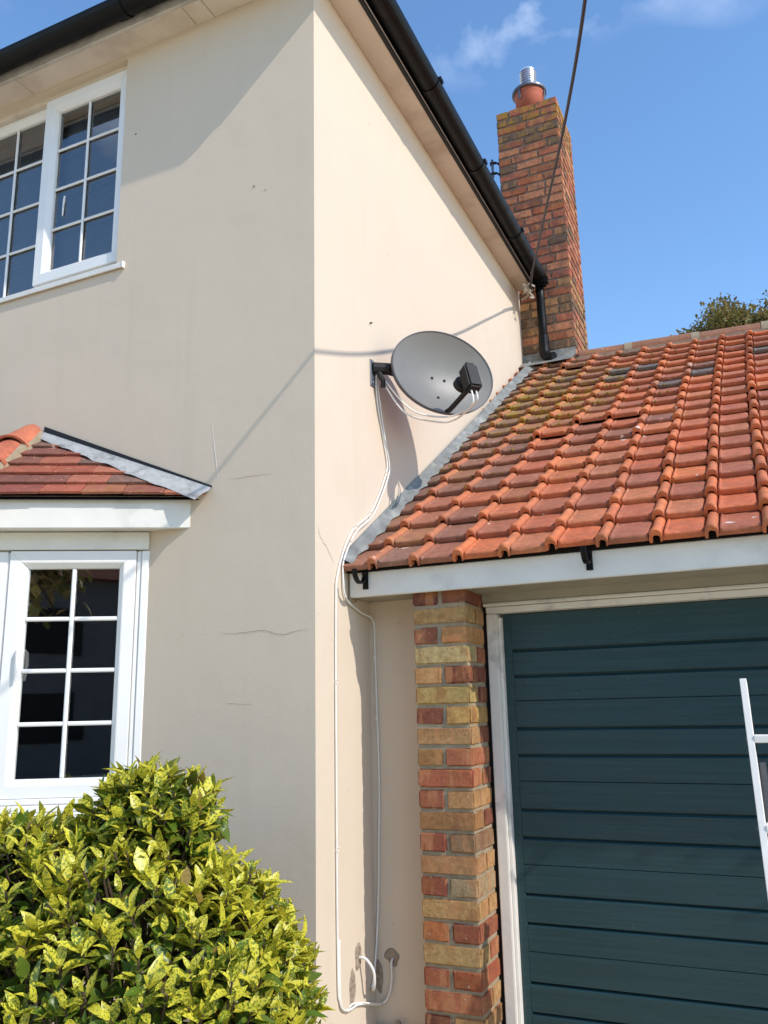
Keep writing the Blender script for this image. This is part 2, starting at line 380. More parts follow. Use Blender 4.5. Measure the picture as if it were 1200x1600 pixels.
def gutter_run(mb, r0, a, b, axis, cx):
    poly = half_round(r0, 0.004)
    # built as quads along the profile so the concave section stays clean
    n = len(poly) // 2
    vs = []; fs = []
    for t in (a, b):
        for (p_, q_) in poly:
            vs.append((cx + p_, t, GZ + q_) if axis == 'y' else (t, cx + p_, GZ + q_))
    k = len(poly)
    for i in range(k): fs.append((i, (i + 1) % k, (i + 1) % k + k, i + k))
    for i in range(n - 1):
        fs.append((i, i + 1, k - 2 - i, k - 1 - i)); fs.append((i + k, i + 1 + k, 2 * k - 2 - i, 2 * k - 1 - i))
    mb.add(vs, fs)
m = MB(); gutter_run(m, GR, -GX, 3.29, 'y', GX); side_gutter = m.build('gutter', BLACK, house, smooth=False)
m = MB(); gutter_run(m, GR, -7, GX, 'x', -GX); front_gutter = m.build('gutter', BLACK, house)
for y in (0.93, 1.70, 2.55):
    m = MB(); gutter_run(m, GR + 0.005, y - 0.022, y + 0.022, 'y', GX); m.box(GX + GR - 0.004, GX + GR + 0.012, y - 0.02, y + 0.02, GZ - 0.008, GZ + 0.012)
    m.build('gutter_clip', BLACK, side_gutter)
for x in (-1.86, -0.93):
    m = MB(); gutter_run(m, GR + 0.005, x - 0.03, x + 0.03, 'x', -GX); m.box(x - 0.02, x + 0.02, -GX - GR - 0.012, -GX - GR + 0.004, GZ - 0.008, GZ + 0.012)
    m.build('gutter_clip', BLACK, front_gutter)
m = MB(); m.box(GX - GR - 0.001, GX + GR + 0.006, 3.215, 3.300, GZ - 0.085, GZ + 0.006); m.build('gutter_outlet', BLACK, side_gutter, 0.018, 2)
# downpipe
DX, DY = 0.180, 3.300
m = MB(); m.tube([(DX + 0.008, DY - 0.03, GZ - 0.07), (DX + 0.004, DY, 4.70), (DX + 0.004, DY + 0.008, 4.50), (DX + 0.006, DY + 0.012, 4.27)], 0.034, 16); dp = m.build('downpipe', BLACK, house, smooth=True)
m = MB(); m.tube([(DX + 0.0055, DY + 0.011, 4.395), (DX + 0.006, DY + 0.012, 4.30)], 0.040, 16); m.build('pipe_socket', BLACK, dp, smooth=False)
m = MB(); m.tube([(DX + 0.006, DY + 0.012, 4.30), (DX + 0.008, DY + 0.008, 4.245), (DX + 0.035, DY - 0.005, 4.205), (DX + 0.085, DY - 0.02, 4.195)], 0.041, 16); m.build('pipe_shoe', BLACK, dp, smooth=False)
# hipped roof above the gutters
ROOFM = mat('house_roof_tiles', S(120, 74, 58), 0.85, 0.2, var=0.2, vscale=6, bump=0.6, bscale=20, bdist=0.02)
e = GX; z0 = EAVE + 0.13; hgt = 1.7
m = MB(); A = [(-7, -e, z0), (e, -e, z0), (e, YR - 0.05, z0), (-7, YR - 0.05, z0)]; R0 = (-7, YR / 2, z0 + hgt); R1 = (-1.7, YR / 2, z0 + hgt)
m.add(A + [R0, R1], [(0, 1, 5, 4), (1, 2, 5), (2, 3, 4, 5), (3, 0, 4), (0, 3, 2, 1)]); m.build('roof', ROOFM, house)

# cracks, filler and scars in the render
def strip(name, pts, w, mt, parent, nrm, off=0.0015):
    m = MB(); nv = Vector(nrm); vs = []
    P = [Vector(q) for q in pts]
    for i, q in enumerate(P):
        t = (P[min(i + 1, len(P) - 1)] - P[max(i - 1, 0)]).normalized(); sdir = nv.cross(t)
        ww = w * (0.35 + 0.65 * sin(pi * (i + 0.5) / len(P))) * random.uniform(0.7, 1.2)
        vs += [q + nv * off - sdir * ww / 2, q + nv * off + sdir * ww / 2]
    m.add(vs, [(2 * i, 2 * i + 2, 2 * i + 3, 2 * i + 1) for i in range(len(P) - 1)])
    return m.build(name, mt, parent, fix=False)
def wig(a, b, n, amp, nrm):
    a = Vector(a); b = Vector(b); t = (b - a); sd = Vector(nrm).cross(t).normalized()
    n *= 2; tl = t.length
    return [a + t * (i / n) + sd * (noise.noise(Vector((i / n * tl * 9, a.x * 7, a.z * 3))) * amp + noise.noise(Vector((i / n * tl * 60, a.x * 5, 3))) * amp * 0.3) for i in range(n + 1)]
FN = (0, -1, 0); SN = (1, 0, 0)
strip('crack', wig((-0.42, 0, 1.905), (-0.03, 0, 1.885), 26, 0.016, FN), 0.0022, CRACK, wall, FN)
strip('crack', wig((-0.40, 0, 2.525), (-0.19, 0, 2.51), 16, 0.014, FN), 0.0016, CRACK, wall, FN)
strip('crack', wig((-0.40, 0, 1.63), (-0.27, 0, 1.62), 10, 0.008, FN), 0.0014, CRACK, wall, FN)
strip('crack', wig((0, 0.02, 2.29), (0, 0.15, 2.165), 16, 0.035, SN), 0.0022, CRACK, wall, SN)
strip('filled_scar', [(-0.487, 0, 2.76), (-0.475, 0, 2.68), (-0.462, 0, 2.60), (-0.452, 0, 2.535)], 0.006, FILLER, wall, FN)
for (x, z, r) in ((-0.985, 4.33, 0.006), (-0.30, 3.835, 0.007), (-0.24, 3.80, 0.004)):
    m = MB(); m.lathe([(r, 0), (r * 0.5, 0.0025)], (0, 0, 0), 8, Matrix.Translation((x, -0.0005, z)) @ Matrix.Rotation(pi / 2, 4, 'X')); m.build('wall_plug', CRACK, wall)
m = MB(); m.lathe([(0.004, 0), (0.004, 0.012)], (0, 0, 0), 8, Matrix.Translation((0.0, 0.525, 3.345)) @ Matrix.Rotation(pi / 2, 4, 'Y')); m.build('nail', BLACKM, wall)

# ------------------------------------------------ upvc window pieces in a local frame: x along, y inward, z up
def light(parent, M, x0, x1, z0, z1, y, cols, rows, member=0.062, bar=0.0145, thick=0.05, sash=True):
    """one glazed light: bevelled frame members, panes and glazing bars as parts of the window"""
    d = 0.022  # inner splay
    def mem(a0, a1, b0, b1, poly):  # mitred members from outer and inner rectangles
        pass
    # four mitred members with an inward splay
    o = [(x0, z0), (x1, z0), (x1, z1), (x0, z1)]; k = member
    q = [(x0 + k - d, z0 + k - d), (x1 - k + d, z0 + k - d), (x1 - k + d, z1 - k + d), (x0 + k - d, z1 - k + d)]
    i_ = [(x0 + k, z0 + k), (x1 - k, z0 + k), (x1 - k, z1 - k), (x0 + k, z1 - k)]
    for s in range(4):
        t = (s + 1) % 4; m = MB()
        V = [(o[s][0], y + thick, o[s][1]), (o[t][0], y + thick, o[t][1]), (o[s][0], y, o[s][1]), (o[t][0], y, o[t][1]),
             (q[s][0], y, q[s][1]), (q[t][0], y, q[t][1]), (i_[s][0], y + 0.022, i_[s][1]), (i_[t][0], y + 0.022, i_[t][1]),
             (i_[s][0], y + thick, i_[s][1]), (i_[t][0], y + thick, i_[t][1])]
        m.add(V, [(0, 1, 3, 2), (2, 3, 5, 4), (4, 5, 7, 6), (6, 7, 9, 8), (8, 9, 1, 0), (0, 2, 4, 6, 8), (1, 9, 7, 5, 3)], M)
        m.build('frame_member', WHITE, parent, 0.002, 2)
    gx0, gx1, gz0, gz1 = x0 + k, x1 - k, z0 + k, z1 - k
    cw = (gx1 - gx0) / cols; rh = (gz1 - gz0) / rows
    yb = y + 0.022
    for c_ in range(1, cols):
        x = gx0 + cw * c_; B('glazing_bar', WHITE, parent, (x - bar / 2, x + bar / 2, yb, yb + 0.012, gz0, gz1), 0.004, M)
    for r_ in range(1, rows):
        z = gz0 + rh * r_
        for c_ in range(cols):
            a = gx0 + cw * c_ + (bar / 2 if c_ else 0); b = gx0 + cw * (c_ + 1) - (bar / 2 if c_ < cols - 1 else 0)
            B('glazing_bar', WHITE, parent, (a, b, yb + 0.001, yb + 0.012, z - bar / 2, z + bar / 2), 0.004, M)
    for c_ in range(cols):
        for r_ in range(rows):
            mm = MB(); a, b = gx0 + cw * c_, gx0 + cw * (c_ + 1); g, h = gz0 + rh * r_, gz0 + rh * (r_ + 1)
            tx, tz = random.uniform(-.0006, .0006), random.uniform(-.0006, .0006)
            yy = yb + 0.015
            mm.quad((a, yy + tx, g), (b, yy - tx, g), (b, yy - tx + tz, h), (a, yy + tx + tz, h), M=M)
            mm.build('pane', GLASS, parent, fix=False)
    return gx0, gx1, gz0, gz1

# upper window
uw = thing('upper_window', None, None); uw.parent = house; uw.name = 'window'
uw['label'] = 'upper floor white casement with Georgian bars under the eaves'
I4 = Matrix.Identity(4)
FY = 0.045
B('outer_frame', WHITE, uw, (UW[0], UW[1], FY + 0.02, FY + 0.07, UW[2] + 0.001, UW[2] + 0.032), 0.003)
B('outer_frame', WHITE, uw, (UW[0], UW[1], FY + 0.02, FY + 0.07, UW[3] - 0.03, UW[3] - 0.001), 0.003)
for x in (UW[1] - 0.016, -1.632, -2.83, UW[0] + 0.0):
    B('outer_frame', WHITE, uw, (x - 0.001, x + 0.015, FY + 0.021, FY + 0.069, UW[2] + 0.033, UW[3] - 0.031), 0.003)
light(uw, I4, -1.625, -1.064, 3.69, 4.755, FY - 0.022, 2, 4, member=0.075)
light(uw, I4, -2.815, -1.634, 3.675, 4.765, FY + 0.018, 5, 4, member=0.045, thick=0.045)
light(uw, I4, -3.405, -2.835, 3.69, 4.755, FY - 0.022, 2, 4, member=0.075)
B('head_trim', SOFFIT, uw, (UW[0], UW[1], FY - 0.012, FY + 0.018, UW[3] - 0.028, UW[3] + 0.02), 0.003)
m = MB(); m.prism([(0.05, 3.661), (-0.016, 3.648), (-0.016, 3.622), (-0.008, 3.622), (-0.008, 3.634), (0.05, 3.640)], -3.46, -1.008, ax='x'); m.build('sill', PAINTW, uw, 0.002)
m = MB(); m.box(-1.014, -1.006, -0.019, 0.0, 3.617, 3.652); m.build('sill_end_cap', PAINTW, uw, 0.003)
m = MB(); m.tube([(-1.49, FY + 0.03, 4.17), (-1.486, FY + 0.012, 4.16), (-1.484, FY + 0.008, 4.11), (-1.487, FY + 0.010, 4.06)], [0.006, 0.006, 0.005, 0.004], 8)
m.box(-1.495, -1.481, FY + 0.014, FY + 0.03, 4.14, 4.18); m.build('handle', WHITE, uw, 0.002)

vb = thing('venetian_blind', 'pale venetian blind hanging behind the upper floor window', 'blind', (-2.2, 0.17, 3.66))
m = MB(); z = 3.68
while z < 4.74:
    dz = random.uniform(-0.0015, 0.0015)
    m.add([(-3.39, 0.127, z - 0.0130 + dz), (-1.07, 0.127, z - 0.0130 + dz), (-1.07, 0.117, z - 0.001 + dz), (-3.39, 0.117, z - 0.001 + dz), (-1.07, 0.113, z + 0.0105 + dz), (-3.39, 0.113, z + 0.0105 + dz)], [(0, 1, 2, 3), (3, 2, 4, 5)]); z += 0.0235
tag(m.build('slats', BLIND, vb, fix=False), kind='stuff')
B('head_rail', BLIND, vb, (-3.39, -1.07, 0.112, 0.139, 4.742, 4.785), 0.003)
for x in (-1.2, -1.45, -1.9, -2.4, -3.0):
    m = MB(); m.tube([(x, 0.1105, 3.68), (x, 0.1105, 4.74)], 0.0012, 5); m.build('ladder_cord', BLIND, vb)

# ------------------------------------------------ canted bay
A30 = radians(30)
BU = Vector((-cos(A30), -sin(A30), 0)); BN = Vector((sin(A30), -cos(A30), 0))
W0 = Vector((-0.807, 0, 0))
# local x runs outward-left from the wall contact, local y goes inward, local z up
MBAY = Matrix(((BU.x, -BN.x, 0, W0.x), (BU.y, -BN.y, 0, W0.y), (0, 0, 1, 0), (0, 0, 0, 1)))
BD = 0.36; FL = BD / sin(radians(30))
bay = thing('window', None, None); bay.parent = house
bay['label'] = 'white canted bay window beside the laurel bush'
ZB0, ZB1 = 1.288, 2.262
B('corner_channel', WHITE, bay, (-0.015, 0.016, -0.012, 0.05, ZB0, ZB1), 0.003, MBAY)
B('corner_channel', WHITE, bay, (0.018, 0.036, -0.004, 0.05, ZB0, ZB1), 0.003, MBAY)
light(bay, MBAY, 0.038, 0.545, ZB0, ZB1, -0.012, 2, 4, member=0.070, bar=0.017, thick=0.055)
B('mullion', WHITE, bay, (0.550, 0.612, -0.006, 0.05, ZB0, ZB1), 0.006, MBAY, 2)
B('corner_infill', WHITE, bay, (0.6125, FL - 0.019, 0.0, 0.05, ZB0, ZB1), 0.004, MBAY)
B('corner_post', WHITE, bay, (FL - 0.018, FL + 0.04, -0.01, 0.05, ZB0, ZB1), 0.008, MBAY, 2)
# stepped sill
B('sill', WHITE, bay, (-0.02, FL + 0.03, -0.030, 0.05, ZB0 - 0.022, ZB0 - 0.001), 0.004, MBAY)
B('sill', WHITE, bay, (-0.03, FL + 0.04, -0.050, 0.05, ZB0 - 0.048, ZB0 - 0.0235), 0.005, MBAY)
B('sill', WHITE, bay, (-0.05, FL + 0.06, -0.085, 0.05, ZB0 - 0.105, ZB0 - 0.0495), 0.006, MBAY)
m = MB(); m.box(-0.03, FL + 0.02, 0.0, 0.06, 0.0, ZB0 - 0.106, M=MBAY); m.build('apron', RENDER, bay)
m = MB(); m.tube([(0.505, -0.010, 1.86), (0.50, -0.03, 1.85), (0.498, -0.034, 1.80), (0.502, -0.03, 1.74)], [0.009, 0.009, 0.008, 0.006], 8, M=MBAY @ Matrix.Translation((-0.02, 0, 0))); m.build('handle', WHITE, bay)
# frieze, soffit and fascia
B('frieze_board', PAINTW, bay, (-0.012, FL + 0.03, -0.022, 0.05, ZB1 + 0.004, 2.340), 0.003, MBAY)
OFF = 0.112
def bayslab(name, o0, o1, za, zb, mt, bevel=0.002, par=bay):
    """a board parallel to the canted face between offsets o0 and o1, scribed to the house wall on the right"""
    m = MB()
    def P(o, far, z):
        base = W0 + BN * o
        if far:
            q = base + BU * ((base.y + BD + o) / sin(A30))
        else: q = base + BU * (base.y / sin(A30))   # where the line meets y = 0
        return (q.x, q.y, z)
    v = [P(o0, 0, za), P(o1, 0, za), P(o1, 1, za), P(o0, 1, za), P(o0, 0, zb), P(o1, 0, zb), P(o1, 1, zb), P(o0, 1, zb)]
    m.add(v, [(0, 1, 2, 3), (4, 7, 6, 5), (1, 5, 6, 2), (0, 3, 7, 4), (0, 4, 5, 1), (3, 2, 6, 7)])
    return m.build(name, mt, par, bevel)
bayslab('soffit', 0.0, OFF - 0.018, 2.343, 2.352, PAINTW)
bayslab('fascia', OFF - 0.018, OFF, 2.337, 2.472, PAINTW, 0.003)
# front of the bay, mostly outside the picture
FYB = -BD; FX0 = -3.10; FX1 = W0.x - BD / math.tan(A30)
MF = Matrix(((-1, 0, 0, FX1), (0, 1, 0, FYB), (0, 0, 1, 0), (0, 0, 0, 1)))
fw_ = FX1 - FX0
for k in range(3):
    light(bay, MF, 0.045 + k * (fw_ - 0.05) / 3, 0.035 + (k + 1) * (fw_ - 0.05) / 3, ZB0, ZB1, -0.006, 2, 4, member=0.06)
B('sill', WHITE, bay, (0.065, fw_ + 0.03, -0.085, 0.05, ZB0 - 0.105, ZB0 - 0.002), 0.006, MF)
B('apron', RENDER, bay, (0.035, fw_, 0.0, 0.06, 0, ZB0 - 0.106), 0, MF)
B('frieze_board', PAINTW, bay, (0.045, fw_, -0.022, 0.05, ZB1 + 0.004, 2.340), 0.003, MF)
B('fascia', PAINTW, bay, (0.065, fw_ + 0.05, -OFF, -OFF + 0.018, 2.337, 2.463), 0.003, MF)
B('soffit', PAINTW, bay, (0.065, fw_, -OFF + 0.019, 0.0, 2.343, 2.352), 0, MF)
# left return closes the bay
m = MB(); m.box(FX0 - 0.04, FX0, FYB, 0.0, 0, 2.46); m.build('return_wall', RENDER, bay)

broof = thing('bay_roof', None, None); broof.parent = house
PIT = radians(39.3); EO = 0.135      # eave offset out from the window face
ZE = 2.462
# slope plane: local x along the eave (to the left), y up the slope, z normal
E0 = W0 + BN * EO; E0 = E0 + BU * (E0.y / sin(A30)); E0.z = ZE
SL = (-BN) * cos(PIT) + Vector((0, 0, 1)) * sin(PIT); NRM = BN * sin(PIT) + Vector((0, 0, 1)) * cos(PIT)
MR = Matrix(((BU.x, SL.x, NRM.x, E0.x), (BU.y, SL.y, NRM.y, E0.y), (BU.z, SL.z, NRM.z, E0.z), (0, 0, 0, 1)))
DE = BD + EO                       # eave depth of the front slope
CE = Vector((E0.x - DE / math.tan(A30), -DE, ZE))          # eave corner
HT = Vector((CE.x - DE * math.tan(radians(15)), 0, ZE + DE * math.tan(PIT)))   # hip meets the wall
hipdir = (HT - CE).normalized(); hipn = Vector((hipdir.y, -hipdir.x, 0)).normalized()
if hipn.x < 0: hipn = -hipn
# decking under the tiles
m = MB(); dk = Vector((0, 0, -0.012)); X1w = Vector((E0.x, 0, ZE)); TB = Vector((FX0 - 0.1, 0, HT.z)); TE = Vector((FX0 - 0.1, -DE, ZE))
m.add([X1w + dk, CE + dk, HT + dk, TB + dk, TE + dk], [(0, 1, 2), (1, 4, 3, 2)]); m.build('decking', UNDER, broof, fix=False)
tile_cols = [S(158, 86, 66), S(140, 82, 70), S(160, 96, 76), S(130, 84, 72), S(120, 92, 80), S(146, 80, 68), S(166, 102, 78)]
GA, TW = 0.100, 0.165
def plain_tile(MM, x0, y0, w, ln, cut, parent):
    bm = bmesh.new()
    vs = []
    lo = random.uniform(-0.003, 0.003); skew = random.uniform(-0.002, 0.002)
    for (x, y) in ((x0 + 0.0012, y0 + lo + skew), (x0 + w - 0.0012, y0 + lo - skew), (x0 + w - 0.0012, y0 + ln), (x0 + 0.0012, y0 + ln)):
        hh = 0.030 - 0.024 * (y - y0) / ln + random.uniform(-0.0015, 0.0015)
        vs.append((bm.verts.new(MM @ Vector((x, y, hh - 0.013))), bm.verts.new(MM @ Vector((x, y, hh)))))
    b = [v[0] for v in vs]; t = [v[1] for v in vs]
    bm.faces.new(t); bm.faces.new(b[::-1])
    for i in range(4): j = (i + 1) % 4; bm.faces.new((b[i], b[j], t[j], t[i]))
    bmesh.ops.recalc_face_normals(bm, faces=bm.faces)
    bmesh.ops.bevel(bm, geom=list(bm.edges), offset=0.0018, segments=1, affect='EDGES')
    if cut:
        for co, no in cut:
            g = bm.verts[:] + bm.edges[:] + bm.faces[:]
            r = bmesh.ops.bisect_plane(bm, geom=g, plane_co=co, plane_no=no, clear_outer=True)
            es = [e for e in r['geom_cut'] if isinstance(e, bmesh.types.BMEdge)]
            if es: bmesh.ops.holes_fill(bm, edges=es)
    if len(bm.faces) < 3: bm.free(); return
    me = bpy.data.meshes.new('tile'); bm.to_mesh(me); bm.free(); me.materials.append(PLAINTILE)
    o = obj('tile', me, None, parent); o.matrix_parent_inverse = parent.matrix_world.inverted()
    cc = random.choice(tile_cols); k = random.uniform(0.85, 1.12)
    o.color = (cc[0] * k, cc[1] * k, cc[2] * k, 0.25 if random.random() < 0.25 else 0.0)
rows = 9
cut_wall = (Vector((0, -0.003, 0)), Vector((0, 1, 0)))
for r_ in range(rows):
    y0 = r_ * GA - 0.012
    x = -0.35 + (TW / 2 if r_ % 2 else 0)
    while x < 1.7:
        a = MR @ Vector((x, y0, 0)); b = MR @ Vector((x + TW, y0, 0)); a2 = MR @ Vector((x, y0 + 0.165, 0)); b2 = MR @ Vector((x + TW, y0 + 0.165, 0))
        pts4 = (a, b, a2, b2)
        inside = any((q - CE).dot(hipn) > 0.0 and q.y < 0 for q in pts4)
        if inside:
            cut = []
            if any((q - CE).dot(hipn) < 0.01 for q in pts4): cut.append((CE, -hipn))
            if any(q.y > -0.01 for q in pts4): cut.append(cut_wall)
            plain_tile(MR, x, y0, TW, 0.165, cut, broof)
        x += TW
# front slope tiles, out of frame: one covering of courses
m = MB(); MR2 = Matrix(((-1, 0, 0, CE.x), (0, cos(PIT), -sin(PIT), -DE), (0, sin(PIT), cos(PIT), ZE), (0, 0, 0, 1)))
for r_ in range(8):
    y0 = r_ * GA - 0.012; x0_ = max(0.0, y0 * cos(PIT) * math.tan(radians(15)))
    x = x0_
    while x < 1.75:
        m.add([(x, y0, 0.03), (x + TW - 0.003, y0, 0.03), (x + TW - 0.003, y0 + .11, 0.012), (x, y0 + .11, 0.012), (x, y0, 0.016), (x + TW - 0.003, y0, 0.016)], [(0, 1, 2, 3), (4, 5, 1, 0)], MR2); x += TW
fc = m.build('front_tiles', PLAINTILE, broof, fix=False); fc.color = S(152, 90, 72)[:3] + (0.1,); tag(fc, kind='stuff')
# hip tiles bedded on mortar
hl = (HT - CE).length; side = hipdir.cross(Vector((0, 0, 1))).normalized(); hup = side.cross(hipdir).normalized()
m = MB(); vs = []
for i in range(25):
    t = i / 24; q = CE + hipdir * (hl * t)
    j = 0.006 * noise.noise(Vector((t * 30, 2, 5)))
    vs += [q + side * (0.098 + j) + hup * -0.035, q + side * (0.080 + j) + hup * 0.030, q + hup * 0.055, q - side * (0.080 + j) + hup * 0.030, q - side * (0.098 + j) - hup * 0.035]
m.add(vs, [(5 * i + k, 5 * i + k + 1, 5 * i + k + 6, 5 * i + k + 5) for i in range(24) for k in range(4)]); m.build('hip_mortar', MORTAR, broof, fix=False)
t = hl + 0.04; k = 0
while t > -0.02:
    a = t - 0.20; vs = []; n = 12
    for ii, (tt, rr) in enumerate(((t, 0.074), (a + 0.02, 0.084), (a - 0.012, 0.087))):
        for g in range(n + 1):
            an = radians(-8) + (pi + radians(16)) * g / n
            for rad in (rr, rr - 0.014):
                q = CE + hipdir * tt + side * (rad * cos(an)) + hup * (rad * sin(an) * 0.80 + 0.0 + 0.008 * ii)
                vs.append(q)
    w = 2 * (n + 1); fs = []
    for ii in range(2):
        for g in range(n):
            fs.append((ii * w + 2 * g, ii * w + 2 * g + 2, (ii + 1) * w + 2 * g + 2, (ii + 1) * w + 2 * g))
            fs.append((ii * w + 2 * g + 1, (ii + 1) * w + 2 * g + 1, (ii + 1) * w + 2 * g + 3, ii * w + 2 * g + 3))
    for ii in (0, 2):
        for g in range(n): fs.append((ii * w + 2 * g, ii * w + 2 * g + 1, ii * w + 2 * g + 3, ii * w + 2 * g + 2))
    for ii in range(2):
        for g in (0, n): fs.append((ii * w + 2 * g, (ii + 1) * w + 2 * g, (ii + 1) * w + 2 * g + 1, ii * w + 2 * g + 1))
    m = MB(); m.add(vs, fs); o = m.build('hip_tile', PLAINTILE, broof, smooth=False); o.color = [S(194, 112, 82)[:3] + (0.0,), S(184, 102, 76)[:3] + (0.0,)][k % 2]; k += 1
    t -= 0.205
# mortar fillet where the hip meets the wall
# lead flashing lying on the slope along the wall
m = MB(); vs = []; nn = 40
WA = Vector((E0.x + 0.02, 0, ZE - 0.004)); WB = Vector((HT.x + 0.09, 0, 0)); slw = (HT.z - ZE) / (E0.x - HT.x)
WB.z = ZE + slw * (E0.x - WB.x)
WA = Vector((E0.x + 0.055, 0, ZE + slw * (-0.055)))
for i in range(nn + 1):
    t = i / nn; q = WA.lerp(WB, t) + Vector((0, -0.003, 0.048))
    wd = (0.098 - 0.062 * t) * (1 + 0.25 * noise.noise(Vector((t * 9, 3, 1))))
    dn = (Vector((0, -1, 0)) - NRM * Vector((0, -1, 0)).dot(NRM)).normalized()
    vs += [q + Vector((0, 0.0, 0.012)), q + dn * 0.012, q + dn * wd * 0.55 + NRM * (0.004 * noise.noise(Vector((t * 14, 0, 7)))), q + dn * wd + NRM * (-0.010 + 0.008 * noise.noise(Vector((t * 16, 5, 2))))]
m.add(vs, [(4 * i + k, 4 * i + k + 1, 4 * i + k + 5, 4 * i + k + 4) for i in range(nn) for k in range(3)]); m.build('lead_flashing', LEADB, broof, fix=False, smooth=True)
m = MB(); a = WA + Vector((0, 0, 0.056)); b = WB + Vector((0, 0, 0.056))
m.add([a + Vector((0, -0.006, 0)), b + Vector((0, -0.006, 0)), b + Vector((0, -0.006, 0.026)), a + Vector((0, -0.006, 0.008)), a, b, b + Vector((0, 0, 0.026)), a + Vector((0, 0, 0.008))],
      [(0, 1, 2, 3), (3, 2, 6, 7), (0, 4, 5, 1), (0, 3, 7, 4), (1, 5, 6, 2)]); m.build('flashing_chase', BLACKM, broof)

# ================================================================== GARAGE
garage = thing('garage', 'single garage with orange clay tile roof and dark green door', 'garage', (1.6, 0.5, 0))
GXR = 3.05
PX0, PX1, PY = 0.269, 0.487, 0.301
YW = 0.470                     # cream infill wall plane
ZS = 2.034                     # underside of the eaves
# masonry behind: infill between house and pier, right gable, rear
m = MB()
m.quad((0.0, YW, 0), (PX0 + 0.02, YW, 0), (PX0 + 0.02, YW, ZS + 0.05), (0.0, YW, ZS + 0.05))
gwall = m.build('infill_wall', RENDER, garage, fix=False)
m = MB(); m.box(GXR - 0.1, GXR, 0.53, 6.6, 0, ZS + 0.05); m.box(0.0, GXR, 6.6, 6.7, 0, ZS + 0.05)
m.add([(GXR - 0.1, 0.35, ZS + .05), (GXR - 0.1, 6.7, ZS + .05), (GXR - 0.1, 3.5, 4.0), (GXR, 0.35, ZS + .05), (GXR, 6.7, ZS + .05), (GXR, 3.5, 4.0)], [(0, 1, 2), (5, 4, 3), (0, 2, 5, 3), (1, 4, 5, 2)])
m.build('gable_wall', RENDER, garage)
B('skirting_ledge', RUBBLE, garage, (0.0, PX0, YW - 0.035, YW - 0.002, 0.0, 0.432), 0.006)
m = MB(); m.lathe([(0.011, 0), (0.012, 0.01), (0.006, 0.016)], (0, 0, 0), 10, Matrix.Translation((0.10, YW - 0.02, 0.452)) @ Matrix.Rotation(pi / 2, 4, 'X')); m.build('screw_cap', RUBBLE, garage)

# brick piers
BRK = {}
def brick_mesh(dx, dy, dz, var):
    key = (round(dx, 3), round(dy, 3), round(dz, 3), var)
    if key not in BRK:
        rs = random.Random(hash(key) & 0xffff)
        bm = bmesh.new(); bmesh.ops.create_cube(bm, size=1.0)
        for v in bm.verts: v.co = Vector((v.co.x * dx, v.co.y * dy, v.co.z * dz))
        bmesh.ops.bevel(bm, geom=list(bm.edges), offset=0.0055, segments=2, affect='EDGES')
        for v in bm.verts: v.co += Vector((rs.uniform(-1, 1), rs.uniform(-1, 1), rs.uniform(-1, 1))) * 0.0018
        me = bpy.data.meshes.new('brick'); bm.to_mesh(me); bm.free(); BRK[key] = me
    return BRK[key]
def lay(parent, x0, x1, y0, y1, z0, z1, col, mt, lich=0.0):
    me = brick_mesh(x1 - x0, y1 - y0, z1 - z0, random.randrange(3))
    if not me.materials: me.materials.append(mt)
    o = bpy.data.objects.new('brick', me); COL.objects.link(o); o.parent = parent
    o.matrix_parent_inverse = parent.matrix_world.inverted()
    o.location = ((x0 + x1) / 2, (y0 + y1) / 2 + random.uniform(-.0012, .0012), (z0 + z1) / 2); o.rotation_euler = (0, random.uniform(-.006, .006), random.uniform(-.006, .006))
    o.color = (col[0], col[1], col[2], lich); return o
PIER = [((118, 70, 60), (140, 74, 62)), (176, 144, 84), ((152, 84, 66), (192, 142, 82)), (178, 164, 104), ((188, 148, 88), (134, 68, 54)),
        (172, 152, 84), ((140, 72, 60), (184, 150, 76)), (174, 138, 84), ((158, 122, 68), (172, 102, 68)), (182, 92, 66),
        ((166, 84, 66), (182, 142, 84)), (158, 118, 68), ((158, 76, 60), (142, 116, 80)), (174, 134, 84), ((154, 76, 60), (160, 146, 104)),
        (184, 152, 90), ((186, 112, 62), (156, 80, 60)), (174, 148, 88), ((170, 84, 64), (168, 80, 52)), (172, 102, 68),
        ((122, 68, 60), (178, 140, 84)), (176, 130, 80), ((150, 70, 58), (176, 142, 86)), (182, 146, 88), ((160, 76, 60), (170, 110, 70)), (174, 140, 84), ((150, 66, 56), (180, 140, 80)), (170, 130, 80)]
BRED = [(150, 70, 58), (176, 140, 84), (168, 104, 68), (136, 72, 58), (184, 150, 90)]
def make_pier(name, X0, label=None):
    pr_ = thing(name, None, None, (X0, PY, 0)); pr_.parent = garage; pr_.matrix_parent_inverse = garage.matrix_world.inverted()
    bpy.context.view_layer.update()
    w = 0.218; d = 0.222
    B('mortar_core', MORTAR, pr_, (X0 + 0.006, X0 + w - 0.006, PY + 0.006, PY + d + 0.02, 0.0, ZS + 0.03))
    zt = 1.9855 + 0.065
    for i, cdef in enumerate(PIER):
        z1 = zt - 0.075 * i; z0 = max(z1 - 0.065, 0.001)
        if z1 < 0.02: break
        if isinstance(cdef[0], tuple):
            xm = X0 + w / 2 + random.uniform(-0.004, 0.006)
            lay(pr_, X0, xm - 0.0055, PY, PY + d - 0.008, z0, z1, S(*D(cdef[0])), BRICKP)
            lay(pr_, xm + 0.0055, X0 + w, PY, PY + d - 0.008, z0, z1, S(*D(cdef[1])), BRICKP)
        else:
            lay(pr_, X0, X0 + w, PY, PY + 0.104, z0, z1, S(*D(cdef)), BRICKP)
            lay(pr_, X0, X0 + w, PY + 0.115, PY + d, z0, z1, S(*D(random.choice(BRED))), BRICKP)
    return pr_
